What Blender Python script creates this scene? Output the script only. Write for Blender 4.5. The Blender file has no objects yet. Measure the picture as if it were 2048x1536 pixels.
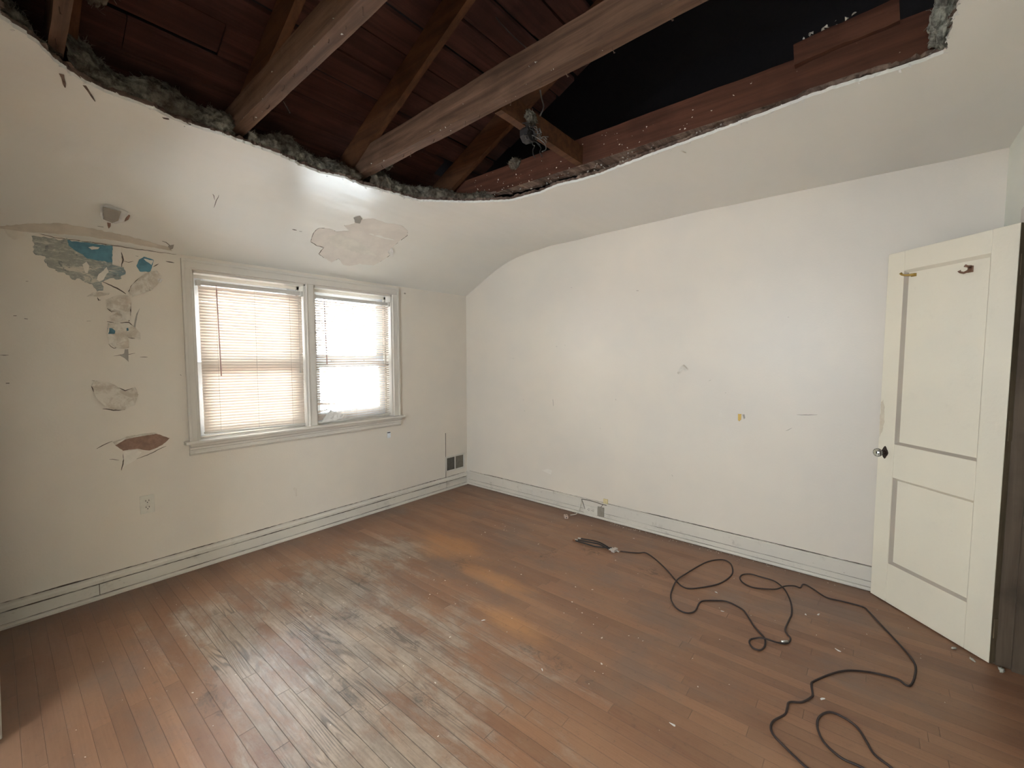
import bpy, bmesh, math, random
from mathutils import Vector, noise
from mathutils.geometry import delaunay_2d_cdt
random.seed(7)
S = bpy.context.scene
COL = S.collection

# ------------------------------------------------------------ camera
F, PITCH, YAW = 869.0, math.atan(56 / 869.0), math.radians(39.75)
CAM = Vector((-3.312, -3.398, 1.40))
FW = Vector((math.cos(YAW) * math.cos(PITCH), math.sin(YAW) * math.cos(PITCH), -math.sin(PITCH)))
RT = Vector((math.sin(YAW), -math.cos(YAW), 0))
UP = RT.cross(FW)
cd = bpy.data.cameras.new('camera')
cam = bpy.data.objects.new('camera', cd)
COL.objects.link(cam)
cam.location = CAM
cam.rotation_euler = (math.radians(90) - PITCH, 0, YAW - math.radians(90))
cd.sensor_width = 36
cd.lens = 36 * F / 2048
cd.clip_start = 0.01
S.camera = cam
S.cycles.max_bounces = 10
S.cycles.transparent_max_bounces = 12

# ------------------------------------------------------------ light
S.view_settings.view_transform = 'Standard'
S.view_settings.look = 'None'
S.view_settings.exposure = 0.8
S.view_settings.gamma = 1
S.view_settings.use_curve_mapping = False
W = bpy.data.worlds.new('sky')
S.world = W
W.use_nodes = True
wn = W.node_tree.nodes
wn['Background'].inputs['Color'].default_value = (0.80, 0.91, 1.02, 1)
wn['Background'].inputs['Strength'].default_value = 28.0


def area(name, loc, rot, sx, sy, power, color=(1, 1, 1), portal=False):
    l = bpy.data.lights.new(name, 'AREA')
    l.shape = 'RECTANGLE'
    l.size, l.size_y, l.energy, l.color = sx, sy, power, color
    if portal:
        l.cycles.is_portal = True
    o = bpy.data.objects.new(name, l)
    COL.objects.link(o)
    o.location, o.rotation_euler = loc, rot
    return o


# daylight enters by the twin window; opening added to the unseen hall for fill
area('window_portal', (-2.08, 0.21, 1.40), (math.radians(-90), 0, 0), 0.74, 1.14, 1, portal=True)
area('window_portal', (-1.31, 0.21, 1.40), (math.radians(-90), 0, 0), 0.74, 1.14, 1, portal=True)
area('hall_fill_portal', (-4.96, -2.4, 1.65), (0, math.radians(-90), 0), 0.7, 0.8, 1, portal=True)


# ------------------------------------------------------------ node helper
class NT:
    def __init__(s, name):
        s.m = bpy.data.materials.new(name)
        s.m.use_nodes = True
        s.t = s.m.node_tree
        s.t.nodes.clear()
        s.out = s.n('ShaderNodeOutputMaterial')
        s.b = s.n('ShaderNodeBsdfPrincipled')
        s.l(s.b.outputs[0], s.out.inputs[0])
        s.obj = s.n('ShaderNodeTexCoord').outputs['Object']

    def n(s, t, **k):
        x = s.t.nodes.new(t)
        for a, b in k.items():
            setattr(x, a, b)
        return x

    def l(s, a, b):
        s.t.links.new(a, b)

    def put(s, sock, v):
        if isinstance(v, bpy.types.NodeSocket):
            s.l(v, sock)
        elif isinstance(v, (tuple, list)):
            sock.default_value = tuple(v) + ((1,) if len(v) == 3 and sock.type == 'RGBA' else ())
        else:
            sock.default_value = v

    def math(s, op, a, b=0.0, c=None, clamp=False):
        x = s.n('ShaderNodeMath', operation=op, use_clamp=clamp)
        s.put(x.inputs[0], a)
        s.put(x.inputs[1], b)
        if c is not None:
            s.put(x.inputs[2], c)
        return x.outputs[0]

    def mix(s, f, a, b, mode='MIX'):
        x = s.n('ShaderNodeMix', data_type='RGBA', blend_type=mode)
        s.put(x.inputs[0], f)
        s.put(x.inputs[6], a)
        s.put(x.inputs[7], b)
        return x.outputs[2]

    def mapping(s, v, scale=(1, 1, 1), loc=(0, 0, 0), rot=(0, 0, 0)):
        x = s.n('ShaderNodeMapping')
        s.l(v, x.inputs[0])
        x.inputs['Scale'].default_value = scale
        x.inputs['Location'].default_value = loc
        x.inputs['Rotation'].default_value = rot
        return x.outputs[0]

    def noise(s, v, scale=5, detail=4, rough=0.55, dist=0.0, col=False):
        x = s.n('ShaderNodeTexNoise')
        s.put(x.inputs['Vector'], v)
        x.inputs['Scale'].default_value = scale
        x.inputs['Detail'].default_value = detail
        x.inputs['Roughness'].default_value = rough
        x.inputs['Distortion'].default_value = dist
        return x.outputs[1 if col else 0]

    def ramp(s, f, a, b, ca=(0, 0, 0), cb=(1, 1, 1)):
        x = s.n('ShaderNodeMapRange', interpolation_type='SMOOTHSTEP')
        s.put(x.inputs[0], f)
        x.inputs[1].default_value, x.inputs[2].default_value = a, b
        if ca == (0, 0, 0) and cb == (1, 1, 1):
            return x.outputs[0]
        return s.mix(x.outputs[0], ca, cb)

    def xyz(s, v):
        x = s.n('ShaderNodeSeparateXYZ')
        s.l(v, x.inputs[0])
        return x.outputs

    def comb(s, a, b, c):
        x = s.n('ShaderNodeCombineXYZ')
        for i, v in enumerate((a, b, c)):
            s.put(x.inputs[i], v)
        return x.outputs[0]

    def bump(s, h, strength=0.2, dist=0.01, normal=None):
        x = s.n('ShaderNodeBump')
        x.inputs['Strength'].default_value = strength
        x.inputs['Distance'].default_value = dist
        s.l(h, x.inputs['Height'])
        if normal is not None:
            s.l(normal, x.inputs['Normal'])
        return x.outputs[0]

    def done(s, color=None, rough=None, normal=None, **k):
        if color is not None:
            s.put(s.b.inputs['Base Color'], color)
        if rough is not None:
            s.put(s.b.inputs['Roughness'], rough)
        if normal is not None:
            s.l(normal, s.b.inputs['Normal'])
        for a, v in k.items():
            s.put(s.b.inputs[a.replace('_', ' ')], v)
        return s.m


def paint(name, col, rough=0.5, var=0.06, bumpy=0.25, tint=(1.0, 0.985, 0.96), dirt=0.0, spec=0.4, wave=0.0, fine=90):
    t = NT(name)
    big = t.noise(t.obj, 1.3, 3, 0.6)
    c = t.mix(t.ramp(big, 0.35, 0.65), tuple(x * (1 - var) for x in col), tuple(min(1, x * y * (1 + var)) for x, y in zip(col, tint)))
    if dirt:
        d = t.noise(t.obj, 9, 8, 0.7)
        c = t.mix(t.math('MULTIPLY', t.ramp(d, 0.56, 0.75), dirt), c, (0.20, 0.17, 0.13))
        d2 = t.noise(t.mapping(t.obj, (6, 6, 14)), 5, 4, 0.6)
        c = t.mix(t.math('MULTIPLY', t.ramp(d2, 0.66, 0.74), dirt), c, (0.25, 0.2, 0.15))
    nrm = t.bump(t.noise(t.obj, fine, 3, 0.6), bumpy, 0.002)
    if wave:
        nrm = t.bump(t.noise(t.mapping(t.obj, (0.8, 2.2, 1)), 2.2, 2, 0.5), wave, 0.05, nrm)
    return t.done(c, rough, nrm, Specular_IOR_Level=spec)


def wood(name, ca, cb, axis=1, rough=0.7, scale=1.0, spec=0.2, dark=0.5):
    t = NT(name)
    sc = [26 * scale] * 3
    sc[axis] = 1.4 * scale
    g = t.noise(t.mapping(t.obj, tuple(sc)), 1.0, 6, 0.65, 0.4)
    b = t.noise(t.obj, 4, 5, 0.6)
    c = t.mix(t.ramp(g, 0.3, 0.7), ca, cb)
    c = t.mix(t.math('MULTIPLY', t.ramp(b, 0.45, 0.7), dark), c, tuple(x * 0.45 for x in ca))
    return t.done(c, rough, t.bump(g, 0.5, 0.004), Specular_IOR_Level=spec)


def plain(name, col, rough=0.5, metallic=0.0, var=0.12, scale=30, bump=0.1, **k):
    t = NT(name)
    f = t.noise(t.obj, scale, 4, 0.6)
    c = t.mix(t.ramp(f, 0.3, 0.7), tuple(x * (1 - var) for x in col), tuple(min(1, x * (1 + var)) for x in col))
    return t.done(c, rough, t.bump(f, bump, 0.002), Metallic=metallic, **k)


def floor_mat():
    t = NT('worn oak strip floor')
    o = t.xyz(t.obj)
    wdt = 0.057
    r = t.math('DIVIDE', o[0], wdt)
    row = t.math('FLOOR', r)
    wr = t.n('ShaderNodeTexWhiteNoise', noise_dimensions='1D')
    t.l(row, wr.inputs['W'])
    ln = t.math('ADD', t.math('DIVIDE', o[1], 0.85), t.math('MULTIPLY', wr.outputs[0], 7.3))
    pl = t.math('FLOOR', ln)
    wp = t.n('ShaderNodeTexWhiteNoise', noise_dimensions='2D')
    t.l(t.comb(row, pl, 0.0), wp.inputs['Vector'])
    rnd = wp.outputs[0]
    # joints
    ex = t.math('MULTIPLY', t.math('PINGPONG', r, 0.5), wdt)
    ey = t.math('MULTIPLY', t.math('PINGPONG', ln, 0.5), 0.85)
    gap = t.math('MINIMUM', t.ramp(ex, 0.0003, 0.0016), t.ramp(ey, 0.0003, 0.0018))
    # grain, shifted board by board
    gv = t.comb(t.math('MULTIPLY_ADD', rnd, 11.0, o[0]), t.math('MULTIPLY_ADD', rnd, 23.0, o[1]), 0.0)
    warp = t.noise(t.mapping(gv, (7, 0.55, 1)), 1.0, 2, 0.5)
    rings = t.math('MULTIPLY_ADD', warp, 12.0, t.math('MULTIPLY', o[0], 26.0))
    cath = t.math('PINGPONG', rings, 0.5)
    cath = t.math('MULTIPLY', cath, 2.0)
    fine = t.noise(t.mapping(gv, (140, 5, 1)), 1.0, 5, 0.6)
    gm = t.ramp(t.noise(t.mapping(gv, (3, 2, 1)), 1.5, 3, 0.6), 0.38, 0.6)
    cl_ = t.math('MAXIMUM', t.ramp(cath, 0.0, 0.35), t.math('SUBTRACT', 1.0, gm))
    grain = t.math('ADD', t.math('MULTIPLY', cl_, 0.55), t.math('MULTIPLY', t.ramp(fine, 0.3, 0.7), 0.45))
    warm = t.mix(rnd, (0.21, 0.103, 0.057), (0.33, 0.165, 0.089))
    warm = t.mix(t.math('MULTIPLY', t.ramp(fine, 0.35, 0.65), 0.25), warm, (0.16, 0.065, 0.03))
    patchy = t.noise(t.mapping(t.obj, (2.6, 0.9, 1)), 2.0, 5, 0.6)
    warm = t.mix(t.ramp(patchy, 0.35, 0.7), warm, t.mix(0.5, warm, (0.34, 0.19, 0.105)))
    duller = t.noise(t.mapping(t.obj, (1.5, 1.0, 1), loc=(3, 1, 0)), 1.6, 6, 0.65)
    warm = t.mix(t.math('MULTIPLY', t.ramp(duller, 0.48, 0.66), 0.6), warm, (0.19, 0.128, 0.093))
    # bare grey wear, in the strip walked on between door and window
    grey = t.mix(grain, (0.20, 0.165, 0.13), (0.45, 0.365, 0.285))
    grey = t.mix(t.math('MULTIPLY', rnd, 0.55), grey, t.mix(grain, (0.24, 0.155, 0.10), (0.45, 0.31, 0.205)))

    mott = t.noise(t.mapping(t.obj, (2.0, 0.8, 1), loc=(1, 7, 0)), 4.0, 8, 0.72, 0.3)
    grey = t.mix(t.ramp(mott, 0.36, 0.62), t.mix(0.45, grey, (0.085, 0.07, 0.058)), grey)
    # strongly figured boards: dark raised latewood
    fig = t.math('MULTIPLY', t.math('SUBTRACT', 1.0, t.ramp(t.math('PINGPONG', t.math('MULTIPLY', rings, 2.3), 0.5), 0.10, 0.30)), t.ramp(t.noise(t.mapping(t.obj, (2.2, 0.9, 1), loc=(4, 4, 0)), 2.2, 4, 0.6), 0.46, 0.60))
    fig = t.math('MULTIPLY', fig, t.ramp(rnd, 0.25, 0.5))
    grey = t.mix(t.math('MULTIPLY', fig, 0.75), grey, (0.075, 0.062, 0.052))

    def blob(cx, cy, rx, ry, soft=0.5, rot=0.0):
        v = t.mapping(t.obj, (1, 1, 0), loc=(-cx, -cy, 0))
        v = t.mapping(v, (1 / rx, 1 / ry, 0), rot=(0, 0, 0))
        q = t.n('ShaderNodeVectorMath', operation='LENGTH')
        t.l(v, q.inputs[0])
        return t.math('SUBTRACT', 1.0, q.outputs['Value'])
    w = blob(-2.25, -1.52, 0.62, 1.15)
    for b in ((-2.0, -0.95, 0.5, 0.6), (-2.55, -2.2, 0.45, 0.9), (-2.62, -1.0, 0.3, 0.55), (-1.55, -0.75, 0.35, 0.4)):
        w = t.math('MAXIMUM', w, blob(*b))
    edge = t.noise(t.mapping(t.obj, (3.2, 1.0, 1)), 2.6, 7, 0.7, 0.4)
    wear = t.math('ADD', w, t.math('MULTIPLY', t.math('SUBTRACT', edge, 0.52), 2.4))
    wear = t.math('ADD', wear, t.math('MULTIPLY', t.math('SUBTRACT', rnd, 0.5), 0.35))
    wear = t.math('ADD', wear, t.math('MULTIPLY', t.math('SUBTRACT', mott, 0.5), 1.6))
    wear = t.ramp(wear, -0.05, 0.75)
    col = t.mix(t.math('MULTIPLY', wear, 0.88), warm, grey)
    # honey coloured patches; the widest paints in diffuse window light
    h = blob(-1.2, -1.05, 0.22, 0.42)
    h = t.math('MAXIMUM', h, blob(-1.35, -1.62, 0.10, 0.42))
    h = t.math('MAXIMUM', h, blob(-1.62, -1.98, 0.09, 0.30))
    hn = t.math('ADD', h, t.math('MULTIPLY', t.math('SUBTRACT', edge, 0.5), 1.6))
    col = t.mix(t.math('MULTIPLY', t.ramp(hn, -0.1, 0.8), 0.75), col, (0.46, 0.22, 0.09))
    # black water stains
    st = None
    for b in ((-2.80, -1.37, 0.07, 0.16), (-2.14, -1.28, 0.13, 0.16), (-1.9, -0.98, 0.15, 0.10), (-2.05, -1.74, 0.04, 0.10), (-2.24, -2.05, 0.05, 0.22),
              (-0.87, -1.68, 0.16, 0.09), (-0.62, -1.90, 0.08, 0.10), (-2.05, -1.55, 0.06, 0.12), (-2.42, -1.75, 0.05, 0.35), (-1.73, -2.30, 0.06, 0.25), (-0.64, -2.35, 0.08, 0.12),
              (-2.33, -1.35, 0.10, 0.2), (-1.35, -1.30, 0.1, 0.08)):
        q = blob(*b)
        st = q if st is None else t.math('MAXIMUM', st, q)
    sn = t.noise(t.mapping(t.obj, (1.6, 1, 1)), 16, 6, 0.75, 1.0)
    sm = t.ramp(t.math('ADD', t.math('MULTIPLY', st, 0.7), t.math('MULTIPLY', t.math('SUBTRACT', sn, 0.52), 5.5)), 0.0, 1.3)
    sm = t.math('MULTIPLY', sm, t.ramp(st, -0.9, 0.5))
    col = t.mix(t.math('MULTIPLY', sm, 0.6), col, (0.075, 0.068, 0.058))
    # grime specks and pale scuffs
    sp = t.noise(t.obj, 34, 6, 0.8)
    col = t.mix(t.math('MULTIPLY', t.ramp(sp, 0.54, 0.74), 0.45), col, (0.07, 0.05, 0.04))
    sc = t.noise(t.mapping(t.obj, (5, 1, 1), loc=(9, 4, 0)), 5, 8, 0.75)
    col = t.mix(t.math('MULTIPLY', t.ramp(sc, 0.60, 0.78), 0.35), col, (0.50, 0.36, 0.26))
    dust = t.noise(t.obj, 260, 2, 0.5)
    col = t.mix(t.math('MULTIPLY', t.ramp(dust, 0.72, 0.78), 0.35), col, (0.6, 0.5, 0.4))
    # darker towards the walls
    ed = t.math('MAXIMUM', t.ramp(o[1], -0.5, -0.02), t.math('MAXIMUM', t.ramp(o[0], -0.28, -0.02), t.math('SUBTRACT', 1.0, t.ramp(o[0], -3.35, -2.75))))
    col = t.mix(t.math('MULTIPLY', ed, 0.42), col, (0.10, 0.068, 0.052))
    col = t.mix(t.math('MAXIMUM', gap, t.math('MULTIPLY_ADD', wear, -0.45, 0.75)), (0.04, 0.028, 0.02), col)
    rough = t.math('ADD', t.math('MULTIPLY_ADD', wear, -0.08, 0.42), t.math('MULTIPLY', t.math('SUBTRACT', edge, 0.5), 0.4))
    rough = t.math('ADD', rough, t.math('MULTIPLY', sm, 0.2))
    hgt = t.math('ADD', t.math('MULTIPLY', gap, 1.0), t.math('MULTIPLY', t.math('MULTIPLY', grain, wear), 0.45))
    cup = t.math('MULTIPLY', t.math('PINGPONG', r, 0.5), 0.5)
    hgt = t.math('ADD', hgt, cup)
    nrm = t.bump(hgt, 0.45, 0.003)
    nrm = t.bump(t.noise(t.obj, 7, 4, 0.6), 0.25, 0.006, nrm)
    return t.done(col, rough, nrm, Specular_IOR_Level=0.5)


M = {}
M['wall'] = paint('cream wall paint', (0.69, 0.63, 0.55), 0.40, 0.03, 0.3)
M['ceil'] = paint('cream ceiling paint', (0.78, 0.765, 0.715), 0.30, 0.02, 0.15, wave=0.4, spec=0.5)
M['trim'] = paint('scuffed white trim paint', (0.62, 0.58, 0.51), 0.42, 0.04, 0.3, dirt=0.45, fine=60)
M['casing'] = paint('old window casing paint', (0.64, 0.60, 0.54), 0.38, 0.03, 0.25, dirt=0.12, fine=60)
M['vinyl'] = plain('pale window vinyl', (0.70, 0.72, 0.74), 0.35, var=0.04)
M['door'] = paint('yellowed door paint', (0.80, 0.74, 0.60), 0.42, 0.03, 0.35, dirt=0.06, fine=50)
M['dusty'] = paint('dusty and shaded door paint', (0.44, 0.38, 0.31), 0.6, 0.08, 0.3, dirt=0.3, fine=50)  # dust for lower mouldings, painted shade for the knob-side ones
M['jamb'] = wood('dark varnished jamb', (0.095, 0.068, 0.045), (0.15, 0.11, 0.075), 2, 0.6)
M['jamb_edge'] = wood('bare door edge', (0.12, 0.09, 0.055), (0.2, 0.15, 0.09), 2, 0.6)
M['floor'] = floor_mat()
M['joist'] = wood('old joist timber', (0.075, 0.040, 0.024), (0.185, 0.105, 0.066), 1, 0.8, dark=0.35)
M['joist_red'] = wood('reddish joist timber', (0.065, 0.024, 0.014), (0.12, 0.046, 0.026), 1, 0.75, dark=0.3)
M['rafter'] = wood('rafter timber', (0.07, 0.029, 0.013), (0.13, 0.054, 0.023), 1, 0.8)
M['deck'] = wood('roof board timber', (0.040, 0.016, 0.011), (0.085, 0.032, 0.021), 0, 0.85)
M['lath'] = wood('broken plasterboard edge', (0.06, 0.035, 0.025), (0.24, 0.17, 0.13), 0, 0.9)
M['attic'] = plain('painted attic darkness', (0.012, 0.008, 0.007), 0.95)
M['metal_dark'] = plain('rusty nail steel', (0.10, 0.055, 0.035), 0.6, 0.6)
M['black'] = plain('black cable rubber', (0.016, 0.013, 0.012), 0.5, var=0.2)
M['cablebrown'] = plain('dusty dark brown cable sheath', (0.034, 0.020, 0.017), 0.55, var=0.2)
M['ivory'] = plain('ivory plastic', (0.64, 0.60, 0.52), 0.4, var=0.05)
M['greyplate'] = plain('tarnished metal plate', (0.30, 0.27, 0.22), 0.5, 0.3)
M['slot'] = plain('dark recess', (0.03, 0.022, 0.018), 0.8)
M['yellow'] = plain('yellowed card', (0.62, 0.52, 0.28), 0.6)
M['steel'] = plain('bright steel', (0.6, 0.58, 0.54), 0.35, 0.8)
M['silver'] = plain('pale cast metal', (0.55, 0.50, 0.45), 0.45, 0.3)
M['copper'] = plain('tarnished copper', (0.35, 0.16, 0.08), 0.4, 0.7)
M['brass'] = plain('aged brass hook', (0.42, 0.27, 0.07), 0.4, 0.6)
M['bronze'] = plain('dark bronze plate', (0.055, 0.035, 0.028), 0.4, 0.6)
M['brownhook'] = plain('brown painted hook', (0.20, 0.10, 0.06), 0.5, 0.2)
M['plaster'] = plain('bare cream plaster', (0.74, 0.69, 0.61), 0.8, var=0.06, scale=12, bump=0.3)
M['plaster_pink'] = plain('pinkish skim plaster', (0.74, 0.68, 0.61), 0.8, var=0.06, scale=8, bump=0.3)
M['brownplaster'] = plain('brown scratch coat', (0.27, 0.165, 0.12), 0.9, var=0.2, scale=20, bump=0.6)
M['greyplaster'] = plain('grey board face and shadow', (0.34, 0.31, 0.27), 0.9, var=0.1, scale=12)
t = NT('lifted paint skin')
_f = t.noise(t.obj, 16, 7, 0.7, 0.6)
M['flake'] = t.done(t.mix(t.ramp(_f, 0.42, 0.62), (0.64, 0.59, 0.51), (0.50, 0.43, 0.345)), 0.55, t.bump(_f, 0.6, 0.006))
M['flakewhite'] = plain('white paint flake', (0.74, 0.72, 0.68), 0.5, var=0.05, scale=14)
M['shade'] = plain('grimy crack and edge shade', (0.10, 0.075, 0.055), 0.9)
M['stain'] = plain('tan stain and cove shade', (0.64, 0.57, 0.48), 0.7, var=0.10, scale=9)
t = NT('translucent cream vinyl slat')
_tl = t.n('ShaderNodeBsdfTranslucent')
_tl.inputs[0].default_value = (0.88, 0.78, 0.70, 1)
_df = t.n('ShaderNodeBsdfDiffuse')
_df.inputs[0].default_value = (0.72, 0.64, 0.56, 1)
_mx = t.n('ShaderNodeMixShader')
_mx.inputs[0].default_value = 0.24
t.l(_df.outputs[0], _mx.inputs[1])
t.l(_tl.outputs[0], _mx.inputs[2])
t.l(_mx.outputs[0], t.out.inputs[0])
M['blind'] = t.m
M['rail'] = plain('cream metal rail', (0.60, 0.57, 0.52), 0.4, var=0.03)
M['wand'] = plain('clear amber tilt wand', (0.42, 0.25, 0.22), 0.25, var=0.05)
M['cord'] = plain('blind cord', (0.62, 0.58, 0.52), 0.7)
M['wire'] = plain('grey insulated wire', (0.09, 0.08, 0.07), 0.6)
M['chip'] = plain('crumbled plaster', (0.72, 0.63, 0.53), 0.85, var=0.12, scale=60)
M['fluff'] = plain('grey lint', (0.48, 0.46, 0.38), 0.95)


def glass_mat(name, rough=0.0, body=False):
    t = NT(name)
    tr = t.n('ShaderNodeBsdfTransparent')
    tr.inputs[0].default_value = (0.96, 0.98, 0.98, 1)
    gl = t.n('ShaderNodeBsdfGlossy')
    gl.inputs['Roughness'].default_value = 0.03
    fr = t.n('ShaderNodeFresnel')
    fr.inputs[0].default_value = 1.45
    mx = t.n('ShaderNodeMixShader')
    t.l(fr.outputs[0], mx.inputs[0])
    t.l(tr.outputs[0], mx.inputs[1])
    t.l(gl.outputs[0], mx.inputs[2])
    t.l(mx.outputs[0], t.out.inputs[0])
    return t.m


M['glass'] = glass_mat('window glass')
t = NT('knob glass')
M['knobglass'] = t.done((0.85, 0.87, 0.83), 0.05, None, Transmission_Weight=1.0, IOR=1.5)


def insulation_mat():
    t = NT('matted grey mineral wool')
    a = t.noise(t.obj, 20, 8, 0.7)
    b = t.noise(t.obj, 4, 3, 0.6)
    c = t.mix(t.ramp(a, 0.35, 0.68), (0.05, 0.043, 0.032), (0.42, 0.385, 0.305))
    c = t.mix(t.math('MULTIPLY', t.ramp(b, 0.4, 0.62), 0.6), c, (0.13, 0.095, 0.066))
    n = t.bump(t.noise(t.obj, 70, 8, 0.8), 1.0, 0.012)
    return t.done(c, 1.0, n, Specular_IOR_Level=0.05)


M['wool'] = insulation_mat()
t = NT('blown in pale wool')
M['wool_pale'] = t.done(t.mix(t.ramp(t.noise(t.obj, 26, 6, 0.7), 0.35, 0.65), (0.16, 0.16, 0.14), (0.62, 0.64, 0.56)), 1.0, t.bump(t.noise(t.obj, 70, 8, 0.8), 1.0, 0.012))


def old_paint_mat():
    t = NT('scraped old blue paint')
    o = t.xyz(t.obj)
    st = t.noise(t.mapping(t.obj, (0.55, 1, 1.5)), 14, 8, 0.72, 0.8)
    blue = t.mix(t.noise(t.obj, 20, 4, 0.6), (0.055, 0.165, 0.235), (0.13, 0.27, 0.33))
    grey = t.mix(t.noise(t.obj, 30, 6, 0.7), (0.20, 0.205, 0.185), (0.42, 0.41, 0.355))
    blend = t.ramp(t.math('ADD', t.math('MULTIPLY', o[0], 1.5), st), -4.42 + 0.45, -4.42 + 0.95)
    c = t.mix(blend, grey, blue)
    c = t.mix(t.ramp(st, 0.52, 0.60), c, (0.60, 0.55, 0.46))
    c = t.mix(t.math('MULTIPLY', t.ramp(t.noise(t.mapping(t.obj, (1, 1, 1), loc=(5, 0, 2)), 22, 8, 0.7, 0.5), 0.56, 0.64), 0.8), c, (0.14, 0.16, 0.16))
    c = t.mix(t.math('MULTIPLY', t.ramp(t.noise(t.mapping(t.obj, (0.5, 1, 1.3), loc=(1, 0, 9)), 48, 6, 0.75), 0.5, 0.62), 0.7), c, (0.52, 0.49, 0.42))
    return t.done(c, 0.7, t.bump(st, 0.6, 0.004))


M['oldpaint'] = old_paint_mat()
M['blue'] = plain('old blue paint', (0.085, 0.215, 0.28), 0.6, var=0.25, scale=16, bump=0.3)


# ------------------------------------------------------------ mesh helpers
def link(name, bm, mat, parent=None, smooth=False, bevel=0.0):
    me = bpy.data.meshes.new(name)
    bmesh.ops.recalc_face_normals(bm, faces=bm.faces)
    bm.to_mesh(me)
    bm.free()
    me.materials.append(mat)
    if smooth:
        for p in me.polygons:
            p.use_smooth = True
    o = bpy.data.objects.new(name, me)
    COL.objects.link(o)
    if bevel:
        m = o.modifiers.new('bevel', 'BEVEL')
        m.width, m.segments, m.limit_method = bevel, 2, 'ANGLE'
    if parent is not None:
        o.parent = parent
        o.matrix_parent_inverse = parent_inv(parent)
    return o


def parent_inv(p):
    bpy.context.view_layer.update()
    return p.matrix_world.inverted()


def box(bm, x0, x1, y0, y1, z0, z1):
    v = [bm.verts.new(p) for p in ((x0, y0, z0), (x1, y0, z0), (x1, y1, z0), (x0, y1, z0), (x0, y0, z1), (x1, y0, z1), (x1, y1, z1), (x0, y1, z1))]
    for f in ((0, 3, 2, 1), (4, 5, 6, 7), (0, 1, 5, 4), (1, 2, 6, 5), (2, 3, 7, 6), (3, 0, 4, 7)):
        bm.faces.new([v[i] for i in f])


def boxes(*bs):
    bm = bmesh.new()
    for b in bs:
        box(bm, *b)
    return bm


def prism(bm, prof, axis, a, b, twist=None):
    """extrude a closed profile (list of 2D points) along axis 0/1/2 from a to b"""
    def p(q, t):
        r = [0, 0, 0]
        k = [i for i in range(3) if i != axis]
        r[axis], r[k[0]], r[k[1]] = t, q[0], q[1]
        return r
    v0 = [bm.verts.new(p(q, a)) for q in prof]
    v1 = [bm.verts.new(p(q, b)) for q in prof]
    n = len(prof)
    for i in range(n):
        bm.faces.new((v0[i], v0[(i + 1) % n], v1[(i + 1) % n], v1[i]))
    bm.faces.new(v0)
    bm.faces.new(v1[::-1])


def tube(bm, pts, r, seg=8, closed=False):
    pts = [Vector(p) for p in pts]
    rings = []
    n = len(pts)
    up = Vector((0, 0, 1))
    for i, p in enumerate(pts):
        d = (pts[min(i + 1, n - 1)] - pts[max(i - 1, 0)])
        if d.length < 1e-9:
            d = Vector((1, 0, 0))
        d.normalize()
        s = d.cross(up)
        if s.length < 0.05:
            s = d.cross(Vector((1, 0, 0)))
        s.normalize()
        w = s.cross(d)
        rr = r[i] if isinstance(r, (list, tuple)) else r
        rings.append([bm.verts.new(p + (s * math.cos(a) + w * math.sin(a)) * rr) for a in (2 * math.pi * k / seg for k in range(seg))])
    for a, b in zip(rings, rings[1:]):
        for k in range(seg):
            bm.faces.new((a[k], a[(k + 1) % seg], b[(k + 1) % seg], b[k]))
    bm.faces.new(rings[0][::-1])
    bm.faces.new(rings[-1])


def spline(pts, sub=4):
    pts = [Vector(p) for p in pts]
    out = []
    for i in range(len(pts) - 1):
        p0, p1, p2, p3 = pts[max(i - 1, 0)], pts[i], pts[i + 1], pts[min(i + 2, len(pts) - 1)]
        for k in range(sub):
            t = k / sub
            out.append(0.5 * ((2 * p1) + (p2 - p0) * t + (2 * p0 - 5 * p1 + 4 * p2 - p3) * t * t + (3 * p1 - p0 - 3 * p2 + p3) * t ** 3))
    out.append(pts[-1])
    return out


def empty(name, loc, rot=(0, 0, 0)):
    o = bpy.data.objects.new(name, None)
    o.empty_display_size = 0.1
    COL.objects.link(o)
    o.location, o.rotation_euler = loc, rot
    return o


def tag(o, label, cat, group=None, kind=None):
    o['label'], o['category'] = label, cat
    if group:
        o['group'] = group
    if kind:
        o['kind'] = kind
    return o


def struct(o, label=None, cat=None):
    o['kind'] = 'structure'
    if label:
        o['label'] = label
        o['category'] = cat
    return o


# ------------------------------------------------------------ measuring the photograph: pixel to a point on a real surface
def ray(x, y):
    return FW * F + RT * (x - 1024) - UP * (y - 768)


def on(axis, v, x, y):
    d = ray(x, y)
    return CAM + d * ((v - CAM[axis]) / d[axis])


CP = [(0.02, 2.030), (0.0, 2.040), (-0.209, 2.149), (-0.42, 2.256), (-0.52, 2.297), (-0.617, 2.329), (-0.72, 2.353), (-0.85, 2.374), (-1.09, 2.395), (-1.6, 2.412), (-2.4, 2.434), (-4.2, 2.438)]


def zc(y):
    for (a, za), (b, zb) in zip(CP, CP[1:]):
        if y >= b:
            return za + (zb - za) * (a - y) / (a - b)
    return 2.438


def nc(y):
    s = (zc(y - 0.02) - zc(y + 0.02)) / 0.04      # rise towards -y
    return Vector((0, -s, -1)).normalized()


def onceil(x, y):
    d = ray(x, y)
    t0 = 0
    t = 0.0
    while t < 8e-3:
        p = CAM + d * t
        if p.z > zc(p.y):
            break
        t0 = t
        t += 1e-5
    for _ in range(20):
        m = (t0 + t) / 2
        p = CAM + d * m
        if p.z > zc(p.y):
            t = m
        else:
            t0 = m
    return CAM + d * t


def inside(p, poly):
    c = False
    n = len(poly)
    for i in range(n):
        a, b = poly[i], poly[(i + 1) % n]
        if (a[1] > p[1]) != (b[1] > p[1]) and p[0] < (b[0] - a[0]) * (p[1] - a[1]) / (b[1] - a[1]) + a[0]:
            c = not c
    return c


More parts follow.
